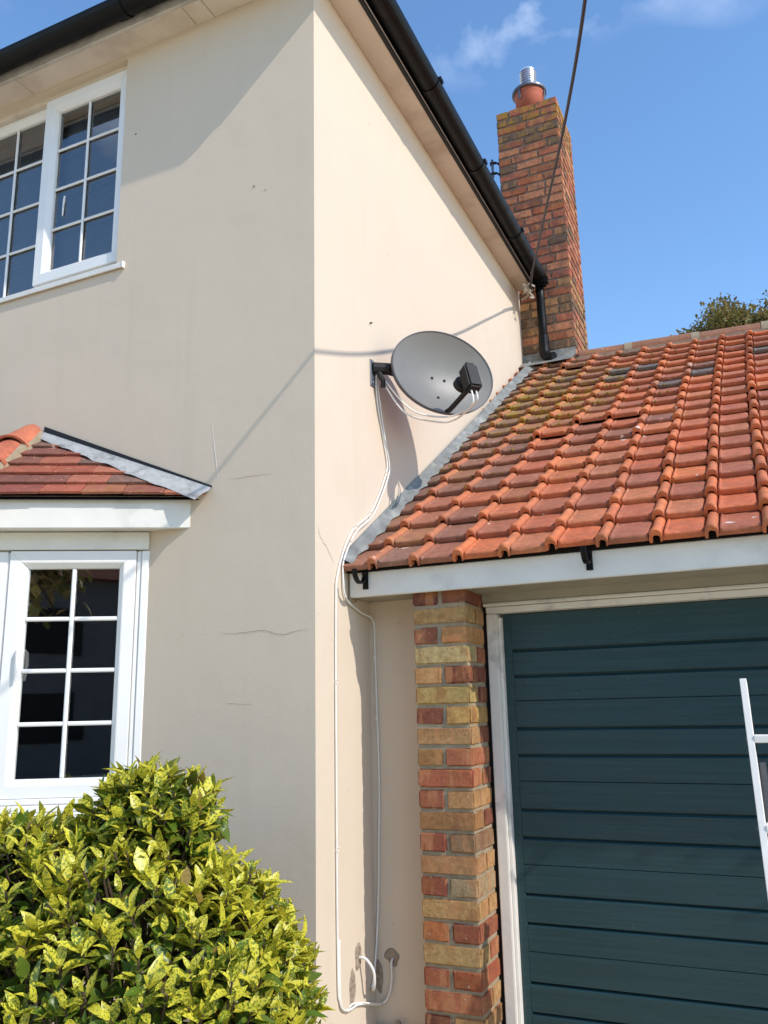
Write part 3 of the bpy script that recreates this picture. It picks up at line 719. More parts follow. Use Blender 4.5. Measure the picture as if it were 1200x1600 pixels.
make_pier('brick_pier', PX0); make_pier('brick_pier', 2.74)

# timber door frame and head
JY = 0.505
FRW = mat('door_frame_paint', S(222, 216, 206), 0.5, 0.4, var=0.05, vscale=8, stain=S(160, 154, 146), sscale=7, sthr=(0.58, 0.8), bump=0.2, bscale=60)
m = MB(); m.box(0.500, 0.541, JY, JY + 0.09, 0, 1.958); m.build('door_jamb', FRW, garage, 0.003, 2)
m = MB(); m.box(0.5412, 0.553, JY + 0.022, JY + 0.09, 0, 1.944); m.build('door_stop', FRW, garage, 0.002)
B('door_jamb', FRW, garage, (2.690, 2.731, JY, JY + 0.09, 0, 1.958), 0.003)
B('door_head', FRW, garage, (0.500, 2.731, JY - 0.002, JY + 0.09, 1.960, 1.985), 0.003)
B('head_moulding', FRW, garage, (0.492, 2.738, JY - 0.016, JY + 0.05, 1.9865, 2.000), 0.004, seg=2)
GSOFF = mat('grey_soffit_paint', S(164, 156, 138), 0.7, 0.3, var=0.08, vscale=5, stain=S(128, 120, 104), sscale=4, sthr=(0.5, 0.8))
B('lintel_board', GSOFF, garage, (0.488, 2.739, JY - 0.008, JY + 0.05, 2.0015, ZS + 0.02), 0.002)
B('dark_gap', UNDER, garage, (0.4875, 0.4995, JY + 0.006, JY + 0.09, 0, 2.0))

# up-and-over door: stile, boards and recessed backing
door = thing('garage_door', None, None, (1.6, 0.55, 0)); door.parent = garage; door.matrix_parent_inverse = garage.matrix_world.inverted(); bpy.context.view_layer.update()
GD = JY + 0.050
B('backing', DOOR, door, (0.5535, 2.689, GD + 0.016, GD + 0.03, 0.02, 1.9595))
B('stile', DOOR, door, (0.5545, 0.586, GD, GD + 0.0158, 0.02, 1.959), 0.002)
B('stile', DOOR, door, (2.656, 2.688, GD, GD + 0.0158, 0.02, 1.959), 0.002)
edges = [1.959]; z = 1.817; pat = 'KKt'; kinds = ['top']; k = 0
PITCH_B = 0.1002
while z > 0.05: edges.append(z); kinds.append(pat[k % 3]); z -= PITCH_B; k += 1
edges.append(0.02); kinds.append('t')
for i in range(len(edges) - 1):
    zt, zb = edges[i], edges[i + 1]
    top = zt - (0.006 if kinds[i] == 'K' else 0.0008); bot = zb + (0.0 if kinds[i + 1] == 'K' else 0.0008)
    ch = 0.009 if kinds[i] == 'K' else 0.0015
    y0 = GD - random.uniform(0, 0.0008)
    prof = [(y0 + 0.0155, bot), (y0 + 0.0155, top), (y0 + ch, top), (y0, top - ch * 0.9), (y0, bot + 0.0015), (y0 + 0.0015, bot)]
    m = MB(); m.prism(prof, 0.5862, 2.6555, ax='x'); m.build('board', DOOR, door, 0.0006)
# soffit under the eaves and fascia
B('eaves_soffit', GSOFF, garage, (0.001, GXR, 0.286, JY + 0.06, ZS + 0.003, ZS + 0.010))
B('fascia', PAINTW, garage, (0.012, GXR + 0.05, 0.262, 0.285, ZS, 2.132), 0.003, seg=2)
B('eaves_gap_shade', UNDER, garage, (0.003, GXR + 0.02, 0.252, 0.30, 2.133, 2.168))  # near-black strip painted in for the shaded gap between fascia and tiles
B('fascia_stub', MORTAR, garage, (0.001, 0.0118, 0.268, 0.33, 2.02, 2.135), 0.004)

# pantile-like roll tiles
PITCH_S = math.atan(0.647)
EY, EZ = 0.212, 2.150
def ridge_z(x): return 4.214 - 0.036 * (x - 0.45)
RY = 3.402
TWD = 0.1787
def tile_profile():
    top = [(0.000, 0.000)]
    for k in range(0, 9):
        a = pi - pi * k / 8; top.append((0.0215 + 0.0195 * cos(a), 0.008 + 0.0205 * sin(a)))
    top += [(0.0428, -0.004), (0.0450, 0.008), (0.0490, 0.0155), (0.0535, 0.0160), (0.0580, 0.0118), (0.075, 0.0112), (0.130, 0.0112), (0.163, 0.0122), (0.173, 0.0090), (0.1778, 0.0010)]
    return top
TP = tile_profile()
def roll_tile_mesh(seed):
    rs = random.Random(seed); n = len(TP); LN = 0.236
    vs = []; fs = []
    rowsv = [(0.0, -0.012), (0.003, -0.005), (0.009, -0.0012), (0.020, 0.0), (0.042, -0.0015), (LN, -0.004)]
    for ri, (v, dh) in enumerate(rowsv):
        for (x, h) in TP:
            roll = x < 0.0425
            hh = h
            if roll and v < 0.040: hh = h * 1.12 + 0.0015; x = 0.0215 + (x - 0.0215) * 1.10
            vv = v + (rs.uniform(-0.0012, 0.0012) if ri < 3 else 0) - (0.006 if (roll and ri < 4) else 0.0)
            drop = -0.0265 * (vv / 0.2)
            wob = 0.0016 * noise.noise(Vector((x * 40 + seed * 9, v * 30, 2)))
            vs.append((x, vv, hh + dh + drop + wob))
    for r in range(len(rowsv) - 1):
        for i in range(n - 1): a = r * n + i; fs.append((a, a + 1, a + n + 1, a + n))
    # thickness under the lower edge: arch below the roll, solid nose below the pan
    k = len(vs)
    for (x, h) in TP:
        if x < 0.0425:
            a = 0.5; hb = max(-0.016, (h - 0.007) * a) if 0.004 < x < 0.040 else -0.016
            xb = 0.0215 + (x - 0.0215) * 0.70
            vs.append((xb if 0.0015 < x < 0.0412 else x, -0.003, hb - 0.004))
        else: vs.append((x, 0.004, -0.017 + (0.001 if x > 0.17 else 0)))
    for i in range(n - 1): fs.append((k + i, k + i + 1, i + 1, i))
    k2 = len(vs)
    for (x, h) in TP: vs.append((x, 0.09, -0.030))
    for i in range(n - 1): fs.append((k2 + i, k2 + i + 1, k + i + 1, k + i))
    # side edges
    fs.append((0, n, k)); fs.append((n - 1, k + n - 1, 2 * n - 1))
    me = bpy.data.meshes.new('tile'); me.from_pydata(vs, [], fs); me.update()
    me.materials.append(TILE); me.polygons.foreach_set('use_smooth', [True] * len(me.polygons))
    me.set_sharp_from_angle(angle=radians(40)); return me
TM = [roll_tile_mesh(s) for s in range(5)]
roof = thing('roof', None, None, (1.6, 0.3, 2.1)); roof.parent = garage; roof.matrix_parent_inverse = garage.matrix_world.inverted(); bpy.context.view_layer.update()
roof['label'] = 'weathered orange clay tile roof with lichen near the chimney'
def tile_matrix(x, v):
    """frame on the slightly sagging slope: x across, v up the slope from the eave"""
    A = Vector((x, EY, EZ)); T = Vector((x, RY, ridge_z(x))); d = (T - A).normalized()
    sag = -0.012 * sin(pi * min(1, v / 3.8)) + 0.006 * noise.noise(Vector((x * 1.7, v * 1.3, 4)))
    ex = (Vector((1, 0, -0.036 * v / 3.8))).normalized(); nn_ = ex.cross(d).normalized(); d = nn_.cross(ex)
    q = A + d * v + nn_ * (sag)
    return Matrix(((ex.x, d.x, nn_.x, q.x), (ex.y, d.y, nn_.y, q.y), (ex.z, d.z, nn_.z, q.z), (0, 0, 0, 1)))
NR = 19; GAUGE = 0.2003
mb_rest = []
for r_ in range(NR):
    for c_ in range(-1, 17):
        x = 0.1165 + TWD * c_; v = GAUGE * r_
        jx, jv = random.uniform(-0.003, 0.003), random.uniform(-0.004, 0.004)
        lift = 0.0; tw = random.uniform(-0.008, 0.008); tl = random.uniform(-0.006, 0.006)
        if (r_, c_) in ((9, 4), (9, 3), (8, 2), (17, 1)): lift = 0.016; tl += 0.03; jv -= 0.02
        if random.random() < 0.05: tl += random.uniform(0.01, 0.03); lift += 0.004
        Mx = tile_matrix(x + jx, v + jv) @ Matrix.Translation((0, 0, lift)) @ Matrix.Rotation(tw, 4, 'Z') @ Matrix.Rotation(-tl * 0.5, 4, 'X')
        if c_ < 10:
            o = bpy.data.objects.new('tile', random.choice(TM)); COL.objects.link(o); o.parent = roof
            o.matrix_parent_inverse = roof.matrix_world.inverted(); o.matrix_basis = Mx
            wx = max(0.0, 1.0 - (c_ + 1) / 6.0); wv = r_ / NR
            age = 0.12 + 0.5 * wx * min(1, 0.45 + wv * 1.4) + 0.22 * wv + random.uniform(-0.24, 0.24)
            if c_ <= 1: age += [0.42, 0.34, 0.18][c_ + 1]
            if random.random() < 0.07: age += 0.35
            age = min(1, max(0, age))
            base = random.choice([S(208, 112, 66), S(198, 104, 63), S(206, 120, 73), S(188, 100, 64), S(174, 98, 67)])
            old = random.choice([S(124, 96, 82), S(112, 92, 80), S(134, 100, 84)])
            cc = [base[i] * (1 - age) + old[i] * age for i in range(3)]; yy_ = sum(cc) / 3; cc = [c0 * 0.98 + yy_ * 0.02 for c0 in cc]
            if (r_, c_) in ((15, 3), (15, 4), (14, 3), (13, 6), (12, 5), (15, 8)): cc = [lin(104), lin(100), lin(94)]
            dl = (c_ - 1.2) ** 2 / 4.5 + (r_ - 12.5) ** 2 / 14
            o.color = (cc[0], cc[1], cc[2], min(0.95, max(0.0, 1.15 - dl * 0.6)) if dl < 2 else (0.25 if random.random() < 0.1 else 0.0))
        else:
            mb_rest.append(Mx)
m = MB()
for Mx in mb_rest:
    me = TM[0]; m.add([tuple(v.co) for v in me.vertices], [tuple(p_.vertices) for p_ in me.polygons], Mx)
o = m.build('farther_tiles', TILE, roof, fix=False); o.color = S(190, 110, 76)[:3] + (0.05,); tag(o, kind='stuff')
# decking and rear slope
m = MB(); zr = ridge_z(1.6) - 0.05
m.quad((0.0, EY + 0.10, EZ + 0.004), (GXR + .1, EY + 0.10, EZ + 0.004), (GXR + .1, RY + 0.05, zr - 0.06), (0.0, RY + 0.05, zr - 0.02))
m.build('decking', UNDER, roof, fix=False)
m = MB(); m.quad((0.42, RY + 0.09, ridge_z(0.4)), (GXR + .1, RY + 0.09, ridge_z(GXR)), (GXR + .1, 6.75, 2.1), (0.42, 6.75, 2.1))
o = m.build('rear_slope', PLAINTILE, roof, fix=False); o.color = S(160, 94, 72)[:3] + (0.1,)
# raised moss and lichen cushions, thickest on the older tiles by the wall
MOSS = mat('moss', S(104, 98, 46), 0.95, 0.1, var=0.35, vscale=40, stain=S(150, 126, 46), sscale=16, sthr=(0.5, 0.62), bump=0.8, bscale=160, bdist=0.004)
m = MB(); rm = random.Random(21)
for i in range(260):
    r_ = min(18.6, max(0.2, rm.gauss(12.5, 3.6))); c_ = abs(rm.gauss(0, 3.2)); x = 0.04 + TWD * c_
    if x > 1.85: continue
    r_ = int(r_) + rm.choice([0.0, 0.0, 0.93, rm.random()]); Mx = tile_matrix(x, GAUGE * r_)
    h0 = 0.008 - 0.0265 * (r_ % 1.0); n = 7; ra = rm.uniform(0.003, 0.010); rb = ra * rm.uniform(0.6, 1.0)
    lx_ = (x - 0.110) % TWD
    if lx_ < 0.050: h0 += 0.012
    ring = [(ra * cos(6.283 * k / n) * rm.uniform(.7, 1.3), rb * sin(6.283 * k / n) * rm.uniform(.7, 1.3)) for k in range(n)]
    m.add([(p_[0], p_[1], h0 - 0.004) for p_ in ring] + [(p_[0] * .7, p_[1] * .7, h0 + 0.004) for p_ in ring] + [(0, 0, h0 + 0.0055)],
          [(k, (k + 1) % n, (k + 1) % n + n, k + n) for k in range(n)] + [(k + n, (k + 1) % n + n, 2 * n) for k in range(n)], Mx)
tag(m.build('moss', MOSS, roof, smooth=True), kind='stuff')
# ridge tiles and mortar
x = 0.425; k = 0; cuts = [0.425, 0.80, 1.275, 1.745, 2.20, 2.66, 3.12]
for a, b in zip(cuts[:-1], cuts[1:]):
    m = MB(); vs = []; n = 10
    for ii, xx in enumerate((a + 0.008, b - 0.004)):
        for g in range(n + 1):
            an = radians(-4) + (pi + radians(8)) * g / n
            for rad in (0.108, 0.093):
                vs.append((xx, RY + 0.085 - rad * cos(an) * 0.98, ridge_z(xx) - 0.014 + rad * sin(an) * 0.80 + 0.003 * ((k % 2) * 2 - 1)))
    w = 2 * (n + 1); fs = []
    for g in range(n):
        fs.append((2 * g, 2 * g + 2, w + 2 * g + 2, w + 2 * g)); fs.append((2 * g + 1, w + 2 * g + 1, w + 2 * g + 3, 2 * g + 3))
        fs.append((2 * g, 2 * g + 1, 2 * g + 3, 2 * g + 2)); fs.append((w + 2 * g, w + 2 * g + 2, w + 2 * g + 3, w + 2 * g + 1))
    for g in (0, n): fs.append((2 * g, w + 2 * g, w + 2 * g + 1, 2 * g + 1))
    m.add(vs, fs); o = m.build('ridge_tile', PLAINTILE, roof, bevel=0.0); o.color = list(random.choice([S(150, 104, 82), S(142, 96, 76), S(158, 106, 80)]))[:3] + [0.2]; k += 1
    if b < 3.0:
        m = MB(); vs = []
        for xx in (b - 0.028, b + 0.030):
            for g in range(n + 1):
                an = radians(-2) + (pi + radians(4)) * g / n; vs.append((xx + 0.004 * noise.noise(Vector((g, b, 1))), RY + 0.085 - 0.1105 * cos(an) * 0.98, ridge_z(xx) - 0.014 + 0.1125 * sin(an) * 0.80))
        m.add(vs, [(g, g + 1, n + 2 + g, n + 1 + g) for g in range(n)]); m.build('ridge_joint', MORTAR, roof, fix=False, smooth=True)
m = MB(); vs = []; 
for i in range(90):
    xx = 0.42 + i * 0.03; j = 0.010 * noise.noise(Vector((i * 0.6, 1, 8)))
    vs += [(xx, RY - 0.045 + j, ridge_z(xx) - 0.075 + j), (xx, RY - 0.028 + j * .5, ridge_z(xx) - 0.028), (xx, RY + 0.0, ridge_z(xx) + 0.02)]
m.add(vs, [(3 * i + k, 3 * i + k + 1, 3 * i + k + 4, 3 * i + k + 3) for i in range(89) for k in range(2)]); m.build('ridge_bedding', MORTARD, roof, fix=False)

# lead flashing against the house wall, dressed into the tiles in waves
m = MB(); vs = []; nn = 190
for i in range(nn + 1):
    v = 0.02 + 3.72 * i / nn
    Mx = tile_matrix(0.0, v)
    ph = (v / GAUGE) % 1.0
    drop = -0.0225 * ph
    w = 0.042 + 0.012 * sin(2 * pi * v / 0.2 + 0.6) + 0.016 * noise.noise(Vector((v * 5, 2, 2)))
    if v < 0.35: w *= 0.75 + 0.25 * v / 0.35
    rip = 0.006 * noise.noise(Vector((v * 7, 9, 1)))
    vs += [Mx @ Vector((0.0015, 0, 0.042)), Mx @ Vector((0.003, 0, 0.028)), Mx @ Vector((0.018, 0, 0.022 + rip)), Mx @ Vector((w * 0.6, 0, 0.018 + rip + drop * .5)), Mx @ Vector((w, -0.004, 0.010 + drop * 0.8 + rip * 0.5))]
m.add(vs, [(5 * i + k, 5 * i + k + 1, 5 * i + k + 6, 5 * i + k + 5) for i in range(nn) for k in range(4)]); m.build('lead_flashing', LEAD, roof, fix=False, smooth=True)
# apron flashing at the foot of the chimney
m = MB(); vs = []
for i in range(31):
    xx = 0.003 + 0.415 * i / 30; j = 0.008 * noise.noise(Vector((xx * 12, 3, 3)))
    vs += [(xx, 3.355, 4.285), (xx, 3.352, 4.225), (xx, 3.28 + j, 4.182 + j), (xx, 3.20 + j * 2, 4.128 + j)]
m.add(vs, [(4 * i + k, 4 * i + k + 1, 4 * i + k + 5, 4 * i + k + 4) for i in range(30) for k in range(3)]); m.build('apron_flashing', LEAD, roof, fix=False, smooth=True)

# leftover gutter brackets on the fascia (the gutter itself is gone)
for bx_ in (0.085, 0.972, 1.86, 2.75):
    m = MB(); vs = []; n = 14
    for xx in (bx_ - 0.010, bx_ + 0.010):
        for g in range(n + 1):
            an = radians(175) + radians(190) * g / n
            for rad in (0.050, 0.043):
                vs.append((xx, 0.2575 - 0.050 + rad * cos(an), 2.128 + rad * sin(an)))
    w = 2 * (n + 1); fs = []
    for g in range(n):
        fs += [(2 * g, 2 * g + 2, w + 2 * g + 2, w + 2 * g), (2 * g + 1, w + 2 * g + 1, w + 2 * g + 3, 2 * g + 3), (2 * g, 2 * g + 1, 2 * g + 3, 2 * g + 2), (w + 2 * g, w + 2 * g + 2, w + 2 * g + 3, w + 2 * g + 1)]
    fs += [(0, w, w + 1, 1), (2 * n, 2 * n + 1, w + 2 * n + 1, w + 2 * n)]
    m.add(vs, fs); m.box(bx_ - 0.012, bx_ + 0.012, 0.2565, 0.2615, 2.062, 2.140); m.box(bx_ - 0.010, bx_ + 0.010, 0.245, 0.2563, 2.118, 2.132)
    m.build('gutter_bracket', BLACK, garage, 0.001)

# ================================================================== CHIMNEY
chim = thing('chimney', 'tall red brick chimney stack with steel flue above the garage ridge', 'chimney', (0.155, 3.65, 0))
CX0, CX1, CY0, CY1 = -0.103, 0.414, 3.370, 3.945
CZT = 6.535
B('mortar_core', MORTARD, chim, (CX0 + 0.006, CX1 - 0.006, CY0 + 0.006, CY1 - 0.006, 3.6, CZT - 0.01))
CB = [(158, 92, 68), (162, 98, 72), (148, 84, 64), (168, 110, 78), (150, 92, 68), (174, 120, 84), (160, 86, 60), (138, 84, 64)]
CD = [(100, 86, 68), (112, 94, 70), (94, 82, 68)]
PATF = [(0.215, 0.292 / 2 + 0.0, 0.136), (0.1025, 0.215, 0.1795), (0.180, 0.215, 0.102), (0.136, 0.215, 0.146), (0.245, 0.262)]
PATS = [(0.215, 0.1025), (0.1025, 0.215), (0.16, 0.16)]
nb = 33
for i in range(nb):
    z1 = CZT - 0.075 * i; z0 = z1 - 0.065
    low = z1 < 4.95
    def colr(front):
        k = random.random()
        dk = 0.34 if low else 0.15
        if i in (3,): dk = 0.7
        if k < dk: c_ = random.choice(CD)
        elif low and k < dk + 0.22: c_ = (156, 122, 78)
        else: c_ = random.choice(CB)
        return S(*D(c_, 0.12, 1.07))
    lich = [0.95, 0.85, 0.7, 0.55, 0.35, 0.3][i] if i < 6 else (0.18 if i < 14 else 0.04)
    for face in (0, 1):     # front, back wythes
        pt = list(random.choice(PATF)); tot = CX1 - CX0; gap = 0.009
        s_ = (tot - gap * (len(pt) - 1)) / sum(pt); x = CX0
        for w in pt:
            w *= s_
            ya, yb = (CY0, CY0 + 0.1025) if face == 0 else (CY1 - 0.1025, CY1)
            lay(chim, x, x + w, ya, yb, z0, z1, colr(1), BRICKC, lich); x += w + gap
    ya, yb = CY0 + 0.1125, CY1 - 0.1125
    for face in (0, 1):
        pt = random.choice(PATS); gap = 0.009; s_ = (yb - ya - gap) / sum(pt); y = ya
        for w in pt:
            w *= s_; xa, xb = (CX1 - 0.1025, CX1) if face == 0 else (CX0, CX0 + 0.1025)
            lay(chim, xa, xb, y, y + w, z0, z1, colr(0), BRICKC, lich); y += w + gap
# mortar flaunching, pot, cowl ring and flue
PC = (0.137, 3.63, 0)
m = MB(); m.add([(CX0 + .01, CY0 + .01, CZT - .008), (CX1 - .01, CY0 + .01, CZT - .008), (CX1 - .01, CY1 - .01, CZT - .008), (CX0 + .01, CY1 - .01, CZT - .008),
                 (0.02, 3.51, CZT + .10), (0.26, 3.51, CZT + .10), (0.26, 3.76, CZT + .10), (0.02, 3.76, CZT + .10)], [(0, 1, 5, 4), (1, 2, 6, 5), (2, 3, 7, 6), (3, 0, 4, 7), (4, 5, 6, 7)]); m.build('flaunching', MORTARD, chim, 0.02, 2)
m = MB(); m.lathe([(0.128, 0.06), (0.122, 0.24), (0.126, 0.262), (0.132, 0.285), (0.128, 0.30), (0.10, 0.30), (0.10, 0.2)], (PC[0], PC[1], CZT), 28); pot = m.build('chimney_pot', TERRA, chim, smooth=True)
m = MB(); m.lathe([(0.140, 0.296), (0.150, 0.30), (0.150, 0.318), (0.10, 0.335), (0.072, 0.345), (0.072, 0.33)], (PC[0], PC[1], CZT), 28); m.build('clamp_plate', GALV, chim, smooth=False)
for an in (0.6, 2.7, 4.6):
    m = MB(); m.box(-0.010, 0.010, 0.134, 0.139, 0.20, 0.30); 
    m.v = [Matrix.Translation((PC[0], PC[1], CZT)) @ Matrix.Rotation(an, 4, 'Z') @ v for v in m.v]; m.build('strap', GALV, pot)
prof = [(0.066, 0.33)]
z = 0.345
while z < 0.52:
    prof += [(0.066, z), (0.072, z + 0.006), (0.072, z + 0.014), (0.066, z + 0.020)]; z += 0.024
prof += [(0.068, z + .004), (0.055, z + 0.005), (0.055, 0.40)]
m = MB(); m.lathe(prof, (PC[0], PC[1], CZT), 28); m.build('flue_liner', STEEL, chim, smooth=False)

# aerial bracket left on the chimney
ab = thing('aerial_bracket', 'small rusty aerial bracket fixed to the left side of the chimney', 'bracket', (-0.11, 3.42, 6.05))
m = MB(); m.tube([(-0.172, 3.41, 5.965), (-0.172, 3.41, 6.14)], 0.011, 10); m.build('mast_stub', GALV, ab)
for z in (6.10, 6.00):
    m = MB(); m.tube([(-0.178, 3.40, z + 0.012), (-0.14, 3.41, z + 0.008), (-0.105, 3.42, z - 0.03)], 0.007, 6); m.tube([(-0.178, 3.425, z + 0.01), (-0.14, 3.44, z + 0.02), (-0.105, 3.46, z + 0.015)], 0.007, 6)
    m.box(-0.19, -0.165, 3.395, 3.43, z - 0.008, z + 0.012); m.build('arm', BLACKM, ab)
m = MB(); m.box(-0.112, -0.1035, 3.40, 3.48, 5.94, 6.14); m.build('wall_plate', BLACKM, ab, 0.002)

# ================================================================== SATELLITE DISH
dish = thing('satellite_dish', 'grey oval satellite dish bracketed to the cream side wall', 'dish', (0.0, 0.545, 3.1))
DC = Vector((0.28, 0.735, 3.126)); az, el = 0.862, 0.07
DN = Vector((sin(az) * cos(el), -cos(az) * cos(el), sin(el))); DU = Vector((0, 0, 1)).cross(DN).normalized(); DV = DN.cross(DU)
rl = 0.0; DU, DV = DU * cos(rl) + DV * sin(rl), DV * cos(rl) - DU * sin(rl)
MD = Matrix(((DU.x, DV.x, DN.x, DC.x), (DU.y, DV.y, DN.y, DC.y), (DU.z, DV.z, DN.z, DC.z), (0, 0, 0, 1)))
a_, b_ = 0.266, 0.209
m = MB(); vs = []; fs = []; NA, NRG = 64, 9
def dz(r): return -0.055 * (1 - r * r)
for side_ in (0, 1):
    base = len(vs); vs.append((0, 0, dz(0) - 0.004 * side_))
    for i in range(1, NRG + 1):
        r = i / NRG
        for k in range(NA):
            g = 2 * pi * k / NA; vs.append((a_ * r * cos(g), b_ * r * sin(g) , dz(r) - 0.004 * side_))
    for k in range(NA): fs.append((base, base + 1 + k, base + 1 + (k + 1) % NA) if side_ == 0 else (base, base + 1 + (k + 1) % NA, base + 1 + k))
    for i in range(NRG - 1):
        for k in range(NA):
            q = (base + 1 + i * NA + k, base + 1 + (i + 1) * NA + k, base + 1 + (i + 1) * NA + (k + 1) % NA, base + 1 + i * NA + (k + 1) % NA)
            fs.append(q if side_ == 0 else q[::-1])
m.add(vs, fs, MD); refl = m.build('reflector', DISHM, dish, smooth=True, fix=False)
m = MB(); vs = []; fs = []
for k in range(NA):
    g = 2 * pi * k / NA
    for (s1, z_) in ((0.985, 0.001), (1.004, 0.003), (1.012, -0.004), (1.006, -0.018), (0.985, -0.016)): vs.append((a_ * s1 * cos(g), b_ * s1 * sin(g), z_))
for k in range(NA):
    for j in range(5): fs.append((5 * k + j, 5 * ((k + 1) % NA) + j, 5 * ((k + 1) % NA) + (j + 1) % 5, 5 * k + (j + 1) % 5))
m.add(vs, fs, MD); m.build('rim', mat('dish_rim', S(86, 86, 90), 0.4, 0.5), refl, smooth=True)
for (x, y) in ((-0.036, -0.012), (0.030, -0.016), (-0.02, -0.118)):
    r = sqrt((x / a_) ** 2 + (y / b_) ** 2)
    m = MB(); m.lathe([(0.007, -0.002), (0.007, 0.003), (0.003, 0.005)], (x, y, dz(r)), 10, MD); m.build('bolt', BLACKM, refl)
# feed arm and low noise block
armp = [(0.0, -0.200, -0.02), (0.004, -0.200, 0.02), (0.010, -0.180, 0.115), (0.012, -0.165, 0.185)]
m = MB(); m.tube(armp, [0.013, 0.013, 0.013, 0.014], 4, MD); m.build('feed_arm', BLACKM, dish, 0.002)
MLN = MD @ Matrix.Translation((0.012, -0.118, 0.205)) @ Matrix.Rotation(radians(-16), 4, 'X') @ Matrix.Scale(1.3, 4)
m = MB(); m.box(-0.026, 0.026, -0.058, 0.040, -0.026, 0.024, MLN); lnb = m.build('feed_unit', BLACKM, dish, 0.008, 2)
m = MB(); m.lathe([(0.024, -0.070), (0.030, -0.066), (0.030, -0.046), (0.019, -0.040), (0.019, -0.02)], (0, 0.012, 0), 18, MLN); m.build('feed_horn', BLACKM, lnb, smooth=False)
m = MB(); m.box(-0.016, 0.016, 0.036, 0.05, -0.02, 0.02, MLN); m.build('cap', BLACKM, lnb, 0.004)
# wall plate and bracket
B('wall_plate', GALV, dish, (0.001, 0.006, 0.515, 0.575, 3.035, 3.165), 0.002)
for (yy, zz) in ((0.528, 3.05), (0.562, 3.05), (0.528, 3.15), (0.562, 3.15)):
    m = MB(); m.lathe([(0.007, 0), (0.007, 0.006), (0.004, 0.008)], (0, 0, 0), 6, Matrix.Translation((0.006, yy, zz)) @ Matrix.Rotation(pi / 2, 4, 'Y')); m.build('bolt', GALV, dish)
BK = DC - DN * 0.075
m = MB(); m.tube([(0.004, 0.545, 3.125), (0.06, 0.575, 3.125), (0.12, 0.66, 3.12), BK - DN * 0.03], [0.030, 0.027, 0.027, 0.022], 10); m.build('bracket_arm', BLACKM, dish, smooth=False)
m = MB(); m.box(-0.075, 0.075, -0.05, 0.05, -0.085, -0.0625, MD); m.box(-0.09, -0.06, -0.035, 0.035, -0.12, -0.06, MD); m.build('back_clamp', BLACKM, dish, 0.006)
m = MB(); m.tube([(0.03, 0.545, 3.10), (0.05, 0.55, 3.06), (0.045, 0.56, 3.03)], 0.012, 8); m.tube([(0.03, 0.56, 3.145), (0.10, 0.62, 3.15)], 0.010, 8); m.build('bracket_brace', BLACKM, dish)

# ================================================================== CABLES
def smooth_path(pts, sub=6):
    P = [Vector(p) for p in pts]; out = []
    for i in range(len(P) - 1):
        p0, p1, p2, p3 = P[max(i - 1, 0)], P[i], P[i + 1], P[min(i + 2, len(P) - 1)]
        for k in range(sub):
            t = k / sub
            out.append(0.5 * ((2 * p1) + (p2 - p0) * t + (2 * p0 - 5 * p1 + 4 * p2 - p3) * t * t + (3 * p1 - p0 - 3 * p2 + p3) * t ** 3))
    out.append(P[-1]); return out
LP = MLN @ Vector((0.008, -0.06, 0.0)); LP2 = MLN @ Vector((-0.010, -0.06, 0.0))
def cable(pts, r, label, clips=(), cat='cable', mt=CABLE, name='coax_cable', group=None):
    sp = smooth_path(pts); root = thing(name, label, cat, tuple(sp[-1]), group)
    m = MB(); m.tube(sp, r, 7); m.build('sheath', mt, root, smooth=True)
    for (q, nv) in clips:
        m = MB(); q = Vector(q); nv = Vector(nv); m.box(-0.0035, 0.0035, -0.006, 0.006, -0.008, 0.003, Matrix.Translation(q + nv * 0.004) @ nv.to_track_quat('Z', 'Y').to_matrix().to_4x4())
        m.tube([q + nv * 0.002 + Vector((0, 0, 0.009)), q + nv * 0.012 + Vector((0, 0, 0.009))], 0.0022, 6); m.build('cable_clip', FILLER, root)
    return root
ux = 0.006
under1 = DC - DV * 0.215 + DN * 0.01; under2 = DC - DV * 0.16 - DU * 0.16
cable([LP, LP + Vector((0.0, 0.0, -0.05)), under1 + Vector((0.07, 0.01, 0.0)), under1 + Vector((-0.03, 0, -0.012)), under2 + Vector((-0.02, 0, -0.05)), (0.06, 0.565, 3.055), (0.030, 0.548, 3.115), (0.012, 0.556, 3.06),
       (ux, 0.585, 2.95), (ux, 0.640, 2.80), (ux, 0.672, 2.70), (ux, 0.655, 2.645), (ux, 0.565, 2.52), (ux, 0.470, 2.42), (ux, 0.330, 2.335), (ux, 0.262, 2.275), (ux, 0.205, 2.19), (ux, 0.163, 2.10),
       (ux, 0.153, 2.02), (ux, 0.147, 1.70), (ux, 0.146, 1.38), (ux, 0.144, 1.0), (ux, 0.148, 0.66), (ux, 0.158, 0.60), (ux, 0.185, 0.565), (ux, 0.215, 0.556), (ux, 0.255, 0.562), (ux + 0.002, 0.320, 0.548), (0.03, YW - 0.012, 0.505)],
      0.0042, 'white coax cable from the dish running straight down beside the house corner', [((ux, 0.655, 2.645), SN), ((ux, 0.147, 1.70), SN), ((ux, 0.145, 1.10), SN), ((ux, 0.215, 0.556), SN), ((ux, 0.470, 2.42), SN), ((ux, 0.330, 2.335), SN)])
uy = YW - 0.006
